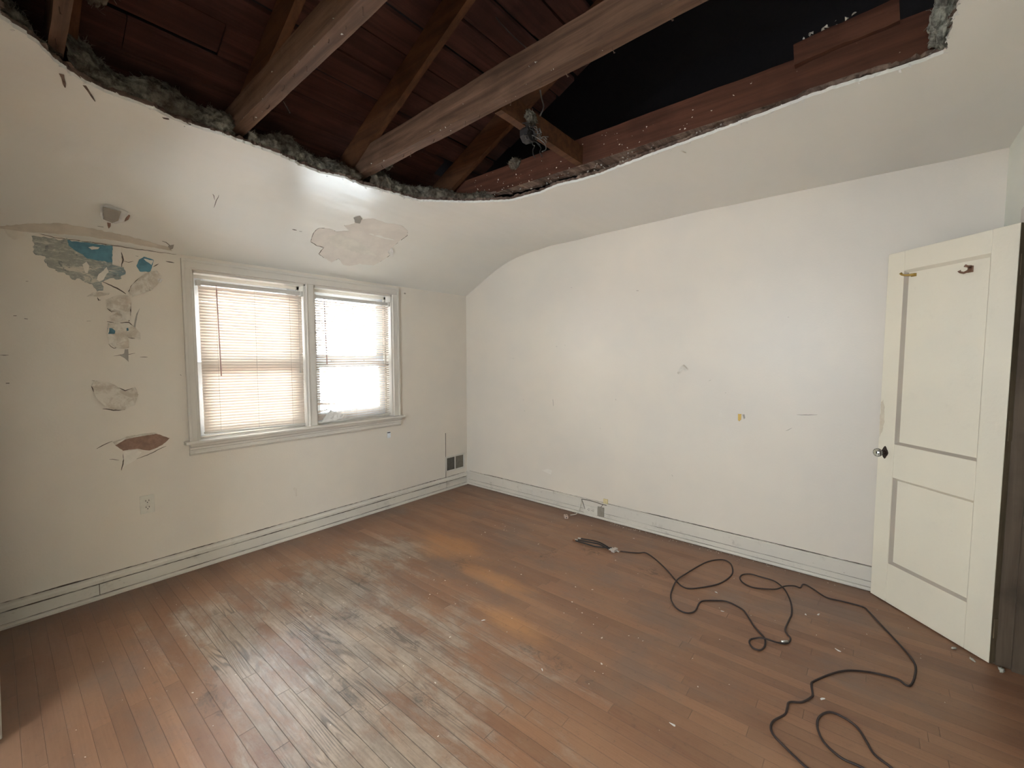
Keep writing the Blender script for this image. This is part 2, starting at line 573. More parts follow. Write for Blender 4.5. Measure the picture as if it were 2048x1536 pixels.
def edgedist(p, poly):
    best = 9
    p = Vector(p)
    n = len(poly)
    for i in range(n):
        a, b = Vector(poly[i]), Vector(poly[(i + 1) % n])
        ab = b - a
        t = max(0, min(1, (p - a).dot(ab) / max(ab.length_squared, 1e-12)))
        best = min(best, (a + ab * t - p).length)
    return best


def jag(poly, step, amp, seed=0, freq=18):
    out = []
    n = len(poly)
    for i in range(n):
        a, b = Vector(poly[i]), Vector(poly[(i + 1) % n])
        L = (b - a).length
        k = max(1, int(L / step))
        for j in range(k):
            p = a.lerp(b, j / k)
            d = (b - a).normalized() if L > 1e-6 else Vector((1, 0))
            q = noise.noise(Vector((p.x * freq, p.y * freq, seed))) + 0.6 * noise.noise(Vector((p.x * freq * 3, p.y * freq * 3, seed + 9)))
            out.append(tuple(p + Vector((-d.y, d.x)) * q * amp))
    return out


def sheet(poly2, place, cell, thick, lift=lambda p, d: 0.0):
    """thin plate with the outline poly2; place(u, v, h) puts it on its surface h towards the room"""
    xs, ys = [p[0] for p in poly2], [p[1] for p in poly2]
    pts = [Vector(p) for p in poly2]
    nb = len(pts)
    x = min(xs) + cell / 2
    while x < max(xs):
        y = min(ys) + cell / 2
        while y < max(ys):
            q = (x + random.uniform(-.2, .2) * cell, y + random.uniform(-.2, .2) * cell)
            if inside(q, poly2) and edgedist(q, poly2) > cell * 0.45:
                pts.append(Vector(q))
            y += cell
        x += cell
    vs, es, fs, _, _, _ = delaunay_2d_cdt(pts, [], [list(range(nb))], 1, 1e-6)
    bm = bmesh.new()
    top, bot = [], []
    for v in vs:
        d = edgedist(v, poly2)
        h = lift(v, d)
        top.append(bm.verts.new(place(v.x, v.y, h + thick)))
        bot.append(bm.verts.new(place(v.x, v.y, h)))
    cnt = {}
    for f in fs:
        f = list(f)
        try:
            bm.faces.new([top[i] for i in f])
            bm.faces.new([bot[i] for i in reversed(f)])
        except ValueError:
            continue
        for i in range(len(f)):
            e = (f[i], f[(i + 1) % len(f)])
            cnt[tuple(sorted(e))] = cnt.get(tuple(sorted(e)), []) + [e]
    for k, l in cnt.items():
        if len(l) == 1:
            a, b = l[0]
            try:
                bm.faces.new((top[b], top[a], bot[a], bot[b]))
            except ValueError:
                pass
    return bm


def wA(u, v, h):
    return Vector((u, -h, v))


def wB(u, v, h):
    return Vector((-h, u, v))


def cl(u, v, h):
    return Vector((u, v, zc(v))) + nc(v) * h


def pxA(pts):
    return [(p.x, p.z) for p in (on(1, 0, *q) for q in pts)]


def pxB(pts):
    return [(p.y, p.z) for p in (on(0, 0, *q) for q in pts)]


def pxC(pts):
    return [(p.x, p.y) for p in (onceil(*q) for q in pts)]


# ------------------------------------------------------------ room shell
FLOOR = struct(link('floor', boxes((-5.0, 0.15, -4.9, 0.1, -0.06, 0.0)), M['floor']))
XL, YC = -3.375, -3.875
WX0, WX1, WZ0, WZ1 = -2.453, -0.941, 0.846, 1.950
wall_back = struct(link('wall_back', boxes(
    (-5.1, WX0, 0.0, 0.17, 0, 2.04), (WX1, 0.12, 0.0, 0.17, 0, 2.04), (WX0, WX1, 0.0, 0.17, 0, WZ0), (WX0, WX1, 0.0, 0.17, WZ1, 2.04)), M['wall']))
bm = bmesh.new()
prof = [(0.0, 0.0)] + [(y, z + 0.01) for y, z in CP[1:]] + [(-4.9, 2.448), (-4.9, 0.0)]
prism(bm, prof, 0, 0.0, 0.10)
wall_right = struct(link('wall_right', bm, M['wall']))
# wall with the closet opening
DX0, DX1, DZ = -1.06, -0.445, 1.985
wall_front = struct(link('wall_front', boxes(
    (DX1, 0.0, YC - 0.12, YC, 0, 2.444), (XL - 0.1, DX0, YC - 0.12, YC, 0, 2.444), (DX0, DX1, YC - 0.12, YC, DZ, 2.444)), paint('pale greenish wall paint', (0.84, 0.86, 0.77), 0.5, 0.02, 0.3)))
# closet behind the opening
struct(link('wall_closet', boxes((-1.3, -0.1, -4.62, -4.56, 0, 2.444), (-1.36, -1.3, -4.62, YC - 0.12, 0, 2.444), (-0.1, 0.0, -4.62, YC - 0.12, 0, 2.444)), M['wall']))
jb = bmesh.new()
box(jb, DX1 - 0.012, DX1, YC - 0.125, YC - 0.002, 0, DZ)
box(jb, DX1 - 0.030, DX1 - 0.012, YC - 0.125, YC - 0.05, 0, DZ)
box(jb, DX0, DX0 + 0.012, YC - 0.125, YC - 0.002, 0, DZ)
box(jb, DX0, DX1, YC - 0.125, YC - 0.002, DZ - 0.014, DZ)
struct(link('trim_1', jb, M['jamb'], bevel=0.002), 'dark brown varnished closet door jamb behind the open door', 'door jamb')
cb = boxes((DX1 - 0.005, DX1 + 0.07, YC, YC + 0.006, 0, DZ + 0.06))
struct(link('trim_2', cb, M['casing'], bevel=0.002), 'narrow painted door casing hidden beside the open door', 'door casing')
# left wall with the wide opening the photograph is taken from, and the hall beyond
struct(link('wall_left', boxes((XL - 0.1, XL, -1.05, 0.0, 0, 2.44), (XL - 0.1, XL, YC, -1.05, 2.10, 2.445), (XL - 0.1, XL, YC, -3.75, 0, 2.10)), M['wall']))
struct(link('wall_hall', boxes((-5.0, -4.95, -4.9, -2.8, 0, 2.45), (-5.0, -4.95, -2.0, 0.0, 0, 2.45), (-5.0, -4.95, -2.8, -2.0, 0, 1.3), (-5.0, -4.95, -2.8, -2.0, 2.0, 2.45),
                               (-5.0, XL - 0.1, -4.9, -4.85, 0, 2.45)), M['wall']))  # hall window opening added to let in fill light


# ------------------------------------------------------------ ceiling with the collapsed opening
hole_px = [(0, 35), (60, 75), (105, 118), (130, 140), (165, 162), (200, 180), (250, 199), (300, 215), (350, 240), (400, 257), (440, 268), (490, 286), (560, 311), (600, 330), (640, 346), (690, 356),
           (720, 369), (760, 380), (800, 391), (835, 401), (870, 403), (930, 405), (975, 404), (1020, 402), (1080, 386), (1115, 372), (1160, 361), (1200, 350), (1300, 311), (1400, 276), (1500, 240), (1600, 201), (1680, 173), (1750, 151),
           (1800, 137), (1850, 121), (1885, 107), (1894, 96), (1898, 75), (1902, 60), (1912, 30), (1920, 0)]
hole = pxC(hole_px) + [(-1.62, -3.56), (-2.3, -3.52), (-2.9, -3.40), (-3.18, -3.0), (-3.26, -2.2), (-3.25, -1.6)]
HOLE = jag(hole, 0.011, 0.0075, 3, 38)


def ceiling_mesh():
    x0, x1, y0, y1 = -5.0, 0.0, -4.8, 0.0
    pts = [Vector(p) for p in HOLE]
    nh = len(pts)
    st = 0.06
    nx, ny = int((x1 - x0) / st), int((y1 - y0) / st)
    for i in range(nx + 1):
        for j in range(ny + 1):
            q = (x0 + (x1 - x0) * i / nx, y0 + (y1 - y0) * j / ny)
            if not inside(q, HOLE) and edgedist(q, HOLE) > 0.02:
                pts.append(Vector(q))
    vs, es, fs, _, _, _ = delaunay_2d_cdt(pts, [(i, (i + 1) % nh) for i in range(nh)], [], 0, 1e-6)
    bm = bmesh.new()

    def sag(v):
        d = edgedist(v, HOLE) if v.y < -0.6 else 1
        # water-softened board droops a little at the break and ripples near the window
        r = 0.004 * noise.noise(Vector((v.x * 1.7, v.y * 4.0, 1)))
        return (-0.0012 * max(0, 1 - d / 0.2)) + r * min(1, -v.y * 5)
    low = [bm.verts.new((v.x, v.y, zc(v.y) + sag(v))) for v in vs]
    top = [bm.verts.new((v.x, v.y, zc(v.y) + sag(v) + 0.013)) for v in vs]
    cnt = {}
    for f in fs:
        f = list(f)
        c = sum((vs[i] for i in f), Vector((0, 0))) / len(f)
        if inside(c, HOLE):
            continue
        bm.faces.new([low[i] for i in reversed(f)])
        bm.faces.new([top[i] for i in f])
        for i in range(len(f)):
            e = (f[i], f[(i + 1) % len(f)])
            cnt.setdefault(tuple(sorted(e)), []).append(e)
    for k, l in cnt.items():
        if len(l) == 1:
            a, b = l[0]
            bm.faces.new((top[b], top[a], low[a], low[b]))
    bmesh.ops.delete(bm, geom=[v for v in bm.verts if not v.link_faces], context='VERTS')
    for f in bm.faces:
        f.smooth = abs(f.normal.z) > 0.5
    bm.normal_update()
    me = bpy.data.meshes.new('ceiling')
    bmesh.ops.recalc_face_normals(bm, faces=bm.faces)
    for f in bm.faces:
        f.smooth = abs(f.normal.z) > 0.5
    for e in bm.edges:
        if len(e.link_faces) == 2 and e.link_faces[0].smooth != e.link_faces[1].smooth:
            e.smooth = False
    bm.to_mesh(me)
    bm.free()
    me.materials.append(M['ceil'])
    o = bpy.data.objects.new('ceiling', me)
    COL.objects.link(o)
    return o


CEIL = struct(ceiling_mesh())


def ring(poly_out, poly_in, z0, z1, closed=True):
    bm = bmesh.new()
    n = len(poly_out)
    rows = []
    for i in range(n):
        a, b = poly_out[i], poly_in[i]
        rows.append([bm.verts.new((a[0], a[1], zc(a[1]) + z0)), bm.verts.new((b[0], b[1], zc(a[1]) + z0 + random.uniform(-.003, .001))),
                     bm.verts.new((b[0], b[1], zc(a[1]) + z1 + random.uniform(-.004, .004))), bm.verts.new((a[0], a[1], zc(a[1]) + z1))])
    for i in range(n):
        r, q = rows[i], rows[(i + 1) % n]
        for k in range(4):
            bm.faces.new((r[k], r[(k + 1) % 4], q[(k + 1) % 4], q[k]))
    return bm


cen = Vector((-2.1, -2.3))


def shrink(poly, lo, hi, seed):
    out = []
    n = len(poly)
    for i, p in enumerate(poly):
        a, b = Vector(poly[i - 1]), Vector(poly[(i + 1) % n])
        t = (b - a).normalized()
        nn = Vector((-t.y, t.x))
        if nn.dot(cen - Vector(p)) < 0:
            nn = -nn
        q = 0.35 + 0.8 * noise.noise(Vector((p[0] * 16, p[1] * 16, seed))) + 0.8 * noise.noise(Vector((p[0] * 70, p[1] * 70, seed)))
        out.append(tuple(Vector(p) + nn * (lo + (hi - lo) * max(0, min(1, q)))))
    return out


r_out = shrink(HOLE, -0.05, -0.05, 1)
r_in = shrink(HOLE, -0.004, 0.014, 5)
link('broken_board_edge', ring(r_out, r_in, 0.0135, 0.026), M['lath'], CEIL)

# curled paint flakes along the break
bm = bmesh.new()
for i in range(0, len(HOLE)):
    p = Vector(HOLE[i])
    if random.random() < 0.28:
        a = random.uniform(0, 6.28)
        s = random.uniform(0.003, 0.010)
        d1 = Vector((math.cos(a), math.sin(a), random.uniform(-.9, .1))) * s
        d2 = Vector((-math.sin(a), math.cos(a), random.uniform(-.6, .3))) * s * 0.6
        c = Vector((p.x, p.y, zc(p.y) + random.uniform(-0.012, 0.014)))
        q = [bm.verts.new(c + d1), bm.verts.new(c + d2), bm.verts.new(c - d1 * 0.7), bm.verts.new(c - d2)]
        w = [bm.verts.new(v.co + Vector((0, 0, 0.0015))) for v in q]
        bm.faces.new(q)
        bm.faces.new(w[::-1])
        for k in range(4):
            bm.faces.new((q[k], q[(k + 1) % 4], w[(k + 1) % 4], w[k]))
fl = link('paint_flakes', bm, M['flakewhite'], CEIL)
fl['kind'] = 'stuff'


# ------------------------------------------------------------ attic: joists, rafters, decking, added shell
def timber(p0, p1, w, h, seed=0, rough=0.002, seg=40):
    """a sawn timber from p0 to p1 (bottom centre line), w wide, h high"""
    bm = bmesh.new()
    p0, p1 = Vector(p0), Vector(p1)
    d = (p1 - p0)
    s = Vector((d.y, -d.x, 0)).normalized()
    u = s.cross(d).normalized()
    if u.z < 0:
        u = -u
    rings = []
    for i in range(seg + 1):
        c = p0 + d * i / seg
        r = []
        for a, b in ((-1, 0), (1, 0), (1, 1), (-1, 1)):
            q = c + s * a * w / 2 + u * b * h
            nz = noise.noise_vector(q * 5 + Vector((seed, 0, 0))) * rough + noise.noise_vector(q * 25) * rough * 0.4
            r.append(bm.verts.new(q + nz))
        rings.append(r)
    for a, b in zip(rings, rings[1:]):
        for k in range(4):
            bm.faces.new((a[k], a[(k + 1) % 4], b[(k + 1) % 4], b[k]))
    bm.faces.new(rings[0])
    bm.faces.new(rings[-1][::-1])
    return bm


jl = [((-3.085, -0.10), (-3.165, -3.80), 0.040, 0.13, M['joist'], 'short pale ceiling joist end at far left of the torn opening'),
      ((-2.480, -0.10), (-2.555, -3.80), 0.058, 0.115, M['joist'], 'bare brown ceiling joist, second from left across the torn opening'),
      ((-1.815, -0.10), (-1.935, -3.80), 0.056, 0.135, M['joist'], 'long bare ceiling joist crossing the middle of the torn opening'),
      ((-1.112, -0.10), (-1.122, -3.80), 0.044, 0.150, M['joist_red'], 'reddish brown joist speckled with plaster at right edge of opening'),
      ((-0.50, -0.15), (-0.50, -3.84), 0.045, 0.150, M['joist_red'], 'ceiling joist above the closed part of the ceiling by right wall')]
JO = []
nail0 = None
for k, (a, b, w, h, m, lab) in enumerate(jl):
    zb = 2.462
    ya = a[1] if k != 4 else a[1]
    # the end by the window is cut under the roof slope, so start where there is height for it
    y0 = -0.72
    t = (y0 - a[1]) / (b[1] - a[1])
    x0 = a[0] + (b[0] - a[0]) * t
    if k == 4:
        continue
    o = link('ceiling_joist', timber((x0, y0, zb), (b[0], b[1], zb), w, h, k * 3, 0.0035 if k == 2 else 0.0025, 70), m)
    tag(o, lab, 'joist', 'ceiling joists over the torn opening')
    JO.append(o)
    for q in range({0: 3, 1: 12, 2: 15, 3: 8}[k]):
        ys = -1.15 - q * 0.13 - random.uniform(-.05, .05)
        if k == 0 and ys < -1.5:
            break
        tt = (ys - a[1]) / (b[1] - a[1])
        xs = a[0] + (b[0] - a[0]) * tt + random.uniform(-.014, .014)
        if nail0 is None or q % 4 == 0:
            bm = bmesh.new()
            L = random.uniform(0.010, 0.022)
            bx, by = random.uniform(-.010, .010), random.uniform(-.012, .012)
            tube(bm, [(0, 0, 0.006), (0, 0, -L * 0.4), (bx * 0.5, by * 0.5, -L * 0.8), (bx, by, -L)], 0.0013, 5)
            tube(bm, [(bx, by, -L), (bx * 1.02, by * 1.02, -L - 0.001)], 0.0034, 6)
            nail0 = link('nail', bm, M['metal_dark'])
            n = nail0
        else:
            n = nail0.copy()
            COL.objects.link(n)
        n.parent = o
        n.location = (xs, ys, zb)
        n.rotation_euler = (0, 0, random.uniform(0, 6))

# plaster crumbs and lint stuck on the timbers, a part of the joist they stick to


def crumbs(n, fn, smin, smax, seed=1):
    rnd = random.Random(seed)
    bm = bmesh.new()
    for _ in range(n):
        p = Vector(fn(rnd))
        s = rnd.uniform(smin, smax)
        vs = [p + Vector((rnd.uniform(-1, 1), rnd.uniform(-1, 1), rnd.uniform(-1, 1))).normalized() * s * rnd.uniform(0.5, 1) for _ in range(7)]
        r = bmesh.ops.convex_hull(bm, input=[bm.verts.new(v) for v in vs])
        dead = [g for g in r['geom_interior'] if isinstance(g, bmesh.types.BMVert)]
        bmesh.ops.delete(bm, geom=dead, context='VERTS')
    return bm


def onface3(r):
    y = r.uniform(-3.5, -1.25)
    z = 2.47 + 0.13 * r.random() ** 1.6
    return (-1.116 - 0.022 - 0.001, y, z)


c = link('plaster_crumbs', crumbs(120, onface3, 0.0016, 0.0075, 4), M['chip'], JO[3])
c['kind'] = 'stuff'


def onbot(k):
    a, b, w = jl[k][0], jl[k][1], jl[k][2]

    def f(r):
        y = r.uniform(-3.0, -1.15)
        t = (y - a[1]) / (b[1] - a[1])
        return (a[0] + (b[0] - a[0]) * t - w / 2 * r.choice((1, 1, -0.2)), y, 2.462 + r.choice((0, 0, 0.02, 0.06)))
    return f


for k in (1, 2):
    c = link('plaster_crumbs', crumbs(22, onbot(k), 0.0015, 0.006, 8 + k), M['fluff'], JO[k])
    c['kind'] = 'stuff'

# rafters run up from the window wall
SL = 0.475


def rz(y):
    return 2.035 - 0.02 + SL * (-y) + 0.03


labs = ['roof rafter above the short joist at far left', 'roof rafter showing orange behind the second joist from left', 'long orange roof rafter meeting the middle joist from above', 'dark roof rafter above the reddish right joist']
for k, x in enumerate((-3.06, -2.455, -1.865, -1.18)):
    o = link('roof_rafter', timber((x, -0.80, rz(-0.80)), (x, -3.3, rz(-3.3)), 0.034, 0.14, 40 + k), M['rafter'])
    tag(o, labs[k], 'rafter', 'roof rafters above the torn opening')
# decking boards, one sheet of boards laid across the rafters, each edge apart from the next
bm = bmesh.new()
y = 0.25
i = 0
while y > -3.4:
    wdt = 0.150
    for (xa, xb) in ((-4.0, -2.9 + (i % 3) * 0.3), (-2.9 + (i % 3) * 0.3 + 0.003, -1.35 + (i % 2) * 0.25), (-1.35 + (i % 2) * 0.25 + 0.003, -0.9)):
        y1 = y - wdt * math.cos(math.atan(SL)) + random.uniform(0.006, 0.024)
        j = random.uniform(0, 0.014)
        za, zb2 = rz(y) + 0.157 + j, rz(y1) + 0.157 + j
        if i == 9 and xa < -2.3 < xb or (i == 12 and -2.4 < xa < -1.5):
            xb -= 0.16
        v = [bm.verts.new(p) for p in ((xa, y, za), (xb, y, za), (xb, y1, zb2), (xa, y1, zb2), (xa, y, za + 0.02), (xb, y, za + 0.02), (xb, y1, zb2 + 0.02), (xa, y1, zb2 + 0.02))]
        for f in ((0, 3, 2, 1), (4, 5, 6, 7), (0, 1, 5, 4), (1, 2, 6, 5), (2, 3, 7, 6), (3, 0, 4, 7)):
            bm.faces.new([v[q] for q in f])
    y -= wdt * math.cos(math.atan(SL))
    i += 1
tag(link('roof_decking', bm, M['deck']), 'dark reddish roof boards seen up through the torn ceiling', 'roof boards')
# added shell keeping light out of the attic, darkness painted on
struct(link('wall_attic_added_shell', boxes((-4.1, -4.05, -4.9, 0.3, 2.46, 4.4), (0.6, 0.65, -4.9, 0.3, 2.1, 4.4), (-4.1, 0.65, -4.95, -4.9, 2.46, 4.4), (-4.1, 0.65, -4.9, 0.32, 4.4, 4.45),
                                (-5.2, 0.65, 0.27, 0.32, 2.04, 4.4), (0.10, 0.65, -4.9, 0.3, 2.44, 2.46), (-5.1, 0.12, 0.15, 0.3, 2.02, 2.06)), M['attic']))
struct(link('ceiling_hall', boxes((-5.05, XL - 0.05, -4.9, 0.1, 2.452, 2.49)), M['ceil']))

# rubble of plaster and wool left on the board between the right joist and the break
bm = bmesh.new()
rows = []
right = [(hx, hy) for (hx, hy) in HOLE if hy < -1.33 and hx > -1.19]
right.sort(key=lambda q: -q[1])
for (hx, hy) in right:
    row = []
    for j in range(9):
        q = j / 8
        x = -1.150 + (hx + 0.02 + 1.150) * q
        z = 2.4575 + 0.006 * q + 0.010 * abs(noise.noise(Vector((x * 60, hy * 45, 1)))) * (1 - q)
        z -= 0.012 * max(0, noise.noise(Vector((x * 30, hy * 22, 7))))
        row.append((bm.verts.new((x, hy, max(z, zc(hy) + (0.027 if q > 0.7 else 0.004)))), bm.verts.new((x, hy, 2.4605 if q < 0.4 else 2.475))))
    rows.append(row)
for a_, b_ in zip(rows, rows[1:]):
    for j in range(8):
        for t_ in (0, 1):
            bm.faces.new((a_[j][t_], a_[j + 1][t_], b_[j + 1][t_], b_[j][t_]))
    for j in (0, 8):
        bm.faces.new((a_[j][0], a_[j][1], b_[j][1], b_[j][0]))
for e_ in (rows[0], rows[-1]):
    for j in range(8):
        bm.faces.new((e_[j][0], e_[j + 1][0], e_[j + 1][1], e_[j][1]))
rub = link('board_rubble', bm, M['lath'], CEIL)
rub['kind'] = 'stuff'
rr_ = random.Random(5)
c = link('plaster_crumbs', crumbs(80, lambda r: (lambda q: (-1.13 + (q[0] + 1.13) * r.random(), q[1] + r.uniform(-.01, .01), 2.455 + r.uniform(-.004, .004)))(r.choice(right)), 0.002, 0.010, 77), M['greyplaster'], CEIL)
c['kind'] = 'stuff'

# blocking between the middle joist and the right joist, with the dangling electrical box
bk = timber((-1.83, -2.085, 2.468), (-1.14, -2.085, 2.468), 0.04, 0.095, 60)
tag(link('joist_blocking', bk, M['rafter']), 'short orange brown block nailed between middle joist and right joist', 'wooden block')
st = timber((-1.145, -3.10, 2.575), (-1.145, -3.42, 2.60), 0.05, 0.085, 66, 0.008)
tag(link('broken_board', st, M['joist_red']), 'broken reddish board stub lying against the right joist near top edge', 'board stub')
crb = crumbs(16, lambda r: (-1.165 + r.uniform(-.02, .02), r.uniform(-3.3, -3.12), 2.672 + r.uniform(-.004, .01)), 0.004, 0.012, 3)
tag(link('plaster_crumbs', crb, M['fluff']), 'grey crumbs of wool resting on broken board stub', 'debris', kind='stuff')


def lump(center, size, seed, fibre=60, flat=False, sub=5, amp=0.35):
    """a fluffy clump: displaced ball plus loose fibres"""
    bm = bmesh.new()
    bmesh.ops.create_icosphere(bm, subdivisions=sub, radius=1)
    c = Vector(center)
    rnd = random.Random(seed)
    for v in bm.verts:
        n0 = v.co.normalized()
        k = 1 + amp * noise.noise(n0 * 1.7 + Vector((seed, 0, 0))) + amp * 0.7 * noise.noise(n0 * 4.5 + Vector((seed, 3, 0))) + amp * 0.45 * noise.noise(n0 * 11 + Vector((seed, 5, 0)))
        v.co = c + Vector((n0.x * size[0], n0.y * size[1], n0.z * size[2])) * k
    vs = list(bm.verts)
    for _ in range(fibre):
        v = rnd.choice(vs)
        d = (v.co - c).normalized() + Vector((rnd.uniform(-.7, .7), rnd.uniform(-.7, .7), rnd.uniform(-.7, .7)))
        L = rnd.uniform(0.3, 1.0) * min(size) * 0.8
        p = v.co.copy()
        q = p + d.normalized() * L * 0.5
        e = q + (d + Vector((rnd.uniform(-1, 1), rnd.uniform(-1, 1), rnd.uniform(-1, 0.4)))).normalized() * L * 0.5
        tube(bm, [p, q, e], [0.0009, 0.0007, 0.0004], 3)
    return bm


def batt(xa, xb, seed, h=0.085, drop=0.0, ystart=None):
    """insulation batt lying on the ceiling board, its torn end facing the opening"""
    bm = bmesh.new()
    nx = int((xb - xa) / 0.005)
    prof_n = 60
    rows = []

    def edge_y(x):
        # front edge follows the break in the board
        best = -1.0
        for (hx, hy) in HOLE:
            pass
        cand = [hy for (hx, hy) in HOLE if abs(hx - x) < 0.02 and hy > -1.9]
        return max(cand) if cand else -1.0
    ey = [edge_y(xa + (xb - xa) * i / nx) for i in range(nx + 1)]
    ey = [sum(ey[max(0, i - 2):i + 3]) / len(ey[max(0, i - 2):i + 3]) for i in range(len(ey))]
    for i in range(nx + 1):
        x = xa + (xb - xa) * i / nx
        e = ey[i] + 0.004
        hh = h * (1 + 0.5 * noise.noise(Vector((x * 6, seed, 0)))) * (1 - 0.35 * i / nx)
        row = []
        for j in range(prof_n + 1):
            t = j / prof_n
            # from the bottom lip at the edge, up the torn face, over the top, back towards the eave
            if t < 0.5:
                s = t / 0.5
                py = e + 0.010 - 0.022 * math.sin(s * math.pi) + s * s * 0.05
                pz = zc(e) + 0.022 + hh * s
            else:
                s = (t - 0.5) / 0.5
                py = e + 0.06 + s * 0.42
                pz = zc(e) + 0.022 + hh * (1 + 0.25 * math.sin(s * 2)) - s * 0.42 * 0.22
            p = Vector((x, py, pz))
            n1 = noise.noise_vector(p * 9 + Vector((seed, 0, 0))) * 0.016
            n2 = noise.noise_vector(p * 26 + Vector((seed, 0, 0))) * 0.010
            n3 = noise.noise_vector(p * 60 + Vector((seed, 0, 0))) * 0.010
            f = min(1, t * 8)
            p += (n1 + n2 + n3) * (0.35 + 0.65 * f)
            p.z = max(p.z, zc(p.y) + 0.016)
            row.append(bm.verts.new(p))
        rows.append(row)
    for a, b in zip(rows, rows[1:]):
        for j in range(prof_n):
            bm.faces.new((a[j], a[j + 1], b[j + 1], b[j]))
    # closed underside
    for a, b in zip(rows, rows[1:]):
        bm.faces.new((a[-1], a[0], b[0], b[-1]))
    rnd = random.Random(seed)
    for _ in range(int(1300 * (xb - xa))):
        row = rnd.choice(rows)
        v = row[rnd.randrange(0, 40)]
        p = v.co.copy()
        d = Vector((rnd.uniform(-1, 1), rnd.uniform(-1.2, -.1), rnd.uniform(-.8, 1))).normalized()
        L = rnd.uniform(0.008, 0.026)
        m = p + d * L * 0.5
        e = m + (d + Vector((rnd.uniform(-1, 1), 0, rnd.uniform(-1, .6)))).normalized() * L * 0.5
        tube(bm, [p, m, e], [0.0010, 0.0008, 0.0004], 3)
    return bm


wool_specs = [(-3.32, -3.115, 11, 0.08, 'thin grey insulation wool beyond the far left joist end'),
              (-3.085, -2.53, 23, 0.15, 'thick matted insulation batt between the two left joists'),
              (-2.472, -1.872, 35, 0.11, 'matted grey insulation batt between second and middle joists'),
              (-1.816, -1.140, 47, 0.10, 'curved grey insulation batt between middle joist and right joist')]
for xa, xb, sd, h, lab in wool_specs:
    tag(link('insulation_batt', batt(xa, xb, sd, h), M['wool'], smooth=True), lab, 'insulation', 'insulation batts lying around the torn ceiling opening')
# loose clumps
cl_specs = [((-3.035, -1.50, 2.60), (0.045, 0.16, 0.06), 'hanging tuft of grey wool beside the far left joist', M['wool'], 3),
            ((-1.818, -1.000, 2.425), (0.020, 0.018, 0.022), 'small wool tuft dangling at end of the middle joist', M['wool'], 5),
            ((-1.74, -1.10, 2.56), (0.05, 0.03, 0.035), 'fluffy wool clump on top of middle joist end', M['wool'], 6),
            ((-1.15, -1.62, 2.60), (0.030, 0.035, 0.03), 'wool clump draped over the right joist top', M['wool'], 8),
            (on(1, -2.14, 1062, 236), (0.036, 0.018, 0.030), 'wool tuft caught on the block just above electrical box', M['wool'], 9),
            ((-1.30, -3.53, 2.500), (0.21, 0.035, 0.055), 'pale insulation wool filling the upper right end of opening', M['wool_pale'], 12)]
for c, s, lab, m, sd in cl_specs:
    tag(link('insulation_tuft', lump(c, s, sd, 90, sub=5), m, smooth=True), lab, 'insulation')

# electrical box hanging with its clutter of wires
EB = on(1, -2.14, 1060, 268)
root = empty('electrical_box', EB)
tag(root, 'black electrical box with tangled wires hanging beside the block', 'electrical box')
bm = bmesh.new()
P = []
for k in range(8):
    a = k * math.pi / 4 + math.pi / 8
    P.append((EB.x + 0.036 * math.cos(a), EB.z + 0.036 * math.sin(a)))
prism(bm, P, 1, -2.150, -2.106)
link('box_body', bm, M['black'], root, bevel=0.002)
for k in range(11):
    bm = bmesh.new()
    r = random.Random(k + 50)
    pts = [EB + Vector((r.uniform(-.03, .03), -0.012, r.uniform(-.02, .02)))]
    for _ in range(6):
        pts.append(pts[-1] + Vector((r.uniform(-.028, .028), r.uniform(-.018, .010), r.uniform(-.026, .016))))
    tube(bm, spline(pts, 4), 0.0022, 5)
    link('wire', bm, M['wire'] if k % 3 == 0 else M['black'], root, True)


def wire_obj(pts, r, lab, mat=None, name='loose_wire'):
    bm = bmesh.new()
    tube(bm, spline(pts, 5), r, 6)
    return tag(link(name, bm, mat or M['wire'], smooth=True), lab, 'wire')


wire_obj([on(1, -2.15, 1080, 232), on(1, -2.16, 1087, 214), on(1, -2.17, 1083, 196), on(1, -2.18, 1080, 180)], 0.0035, 'grey wire rising from the block into dark attic')
wire_obj([on(0, -2.6, 201, 0), on(0, -2.6, 212, 30), on(0, -2.6, 222, 62), on(0, -2.6, 226, 85)], 0.0022, 'thin loose wire hanging in attic near the far left joist')
wire_obj([on(0, -1.6, 965, 0), on(0, -1.6, 985, 25), on(0, -1.6, 1003, 48), on(0, -1.6, 1028, 74), on(0, -1.6, 1052, 95)], 0.0025, 'thin pale wire stretched under the roof boards behind middle joist')
wire_obj([on(0, -2.3, 567, 203), on(0, -2.3, 574, 215), on(0, -2.3, 580, 226)], 0.0018, 'short bent wire end poking out behind second joist', M['steel'])

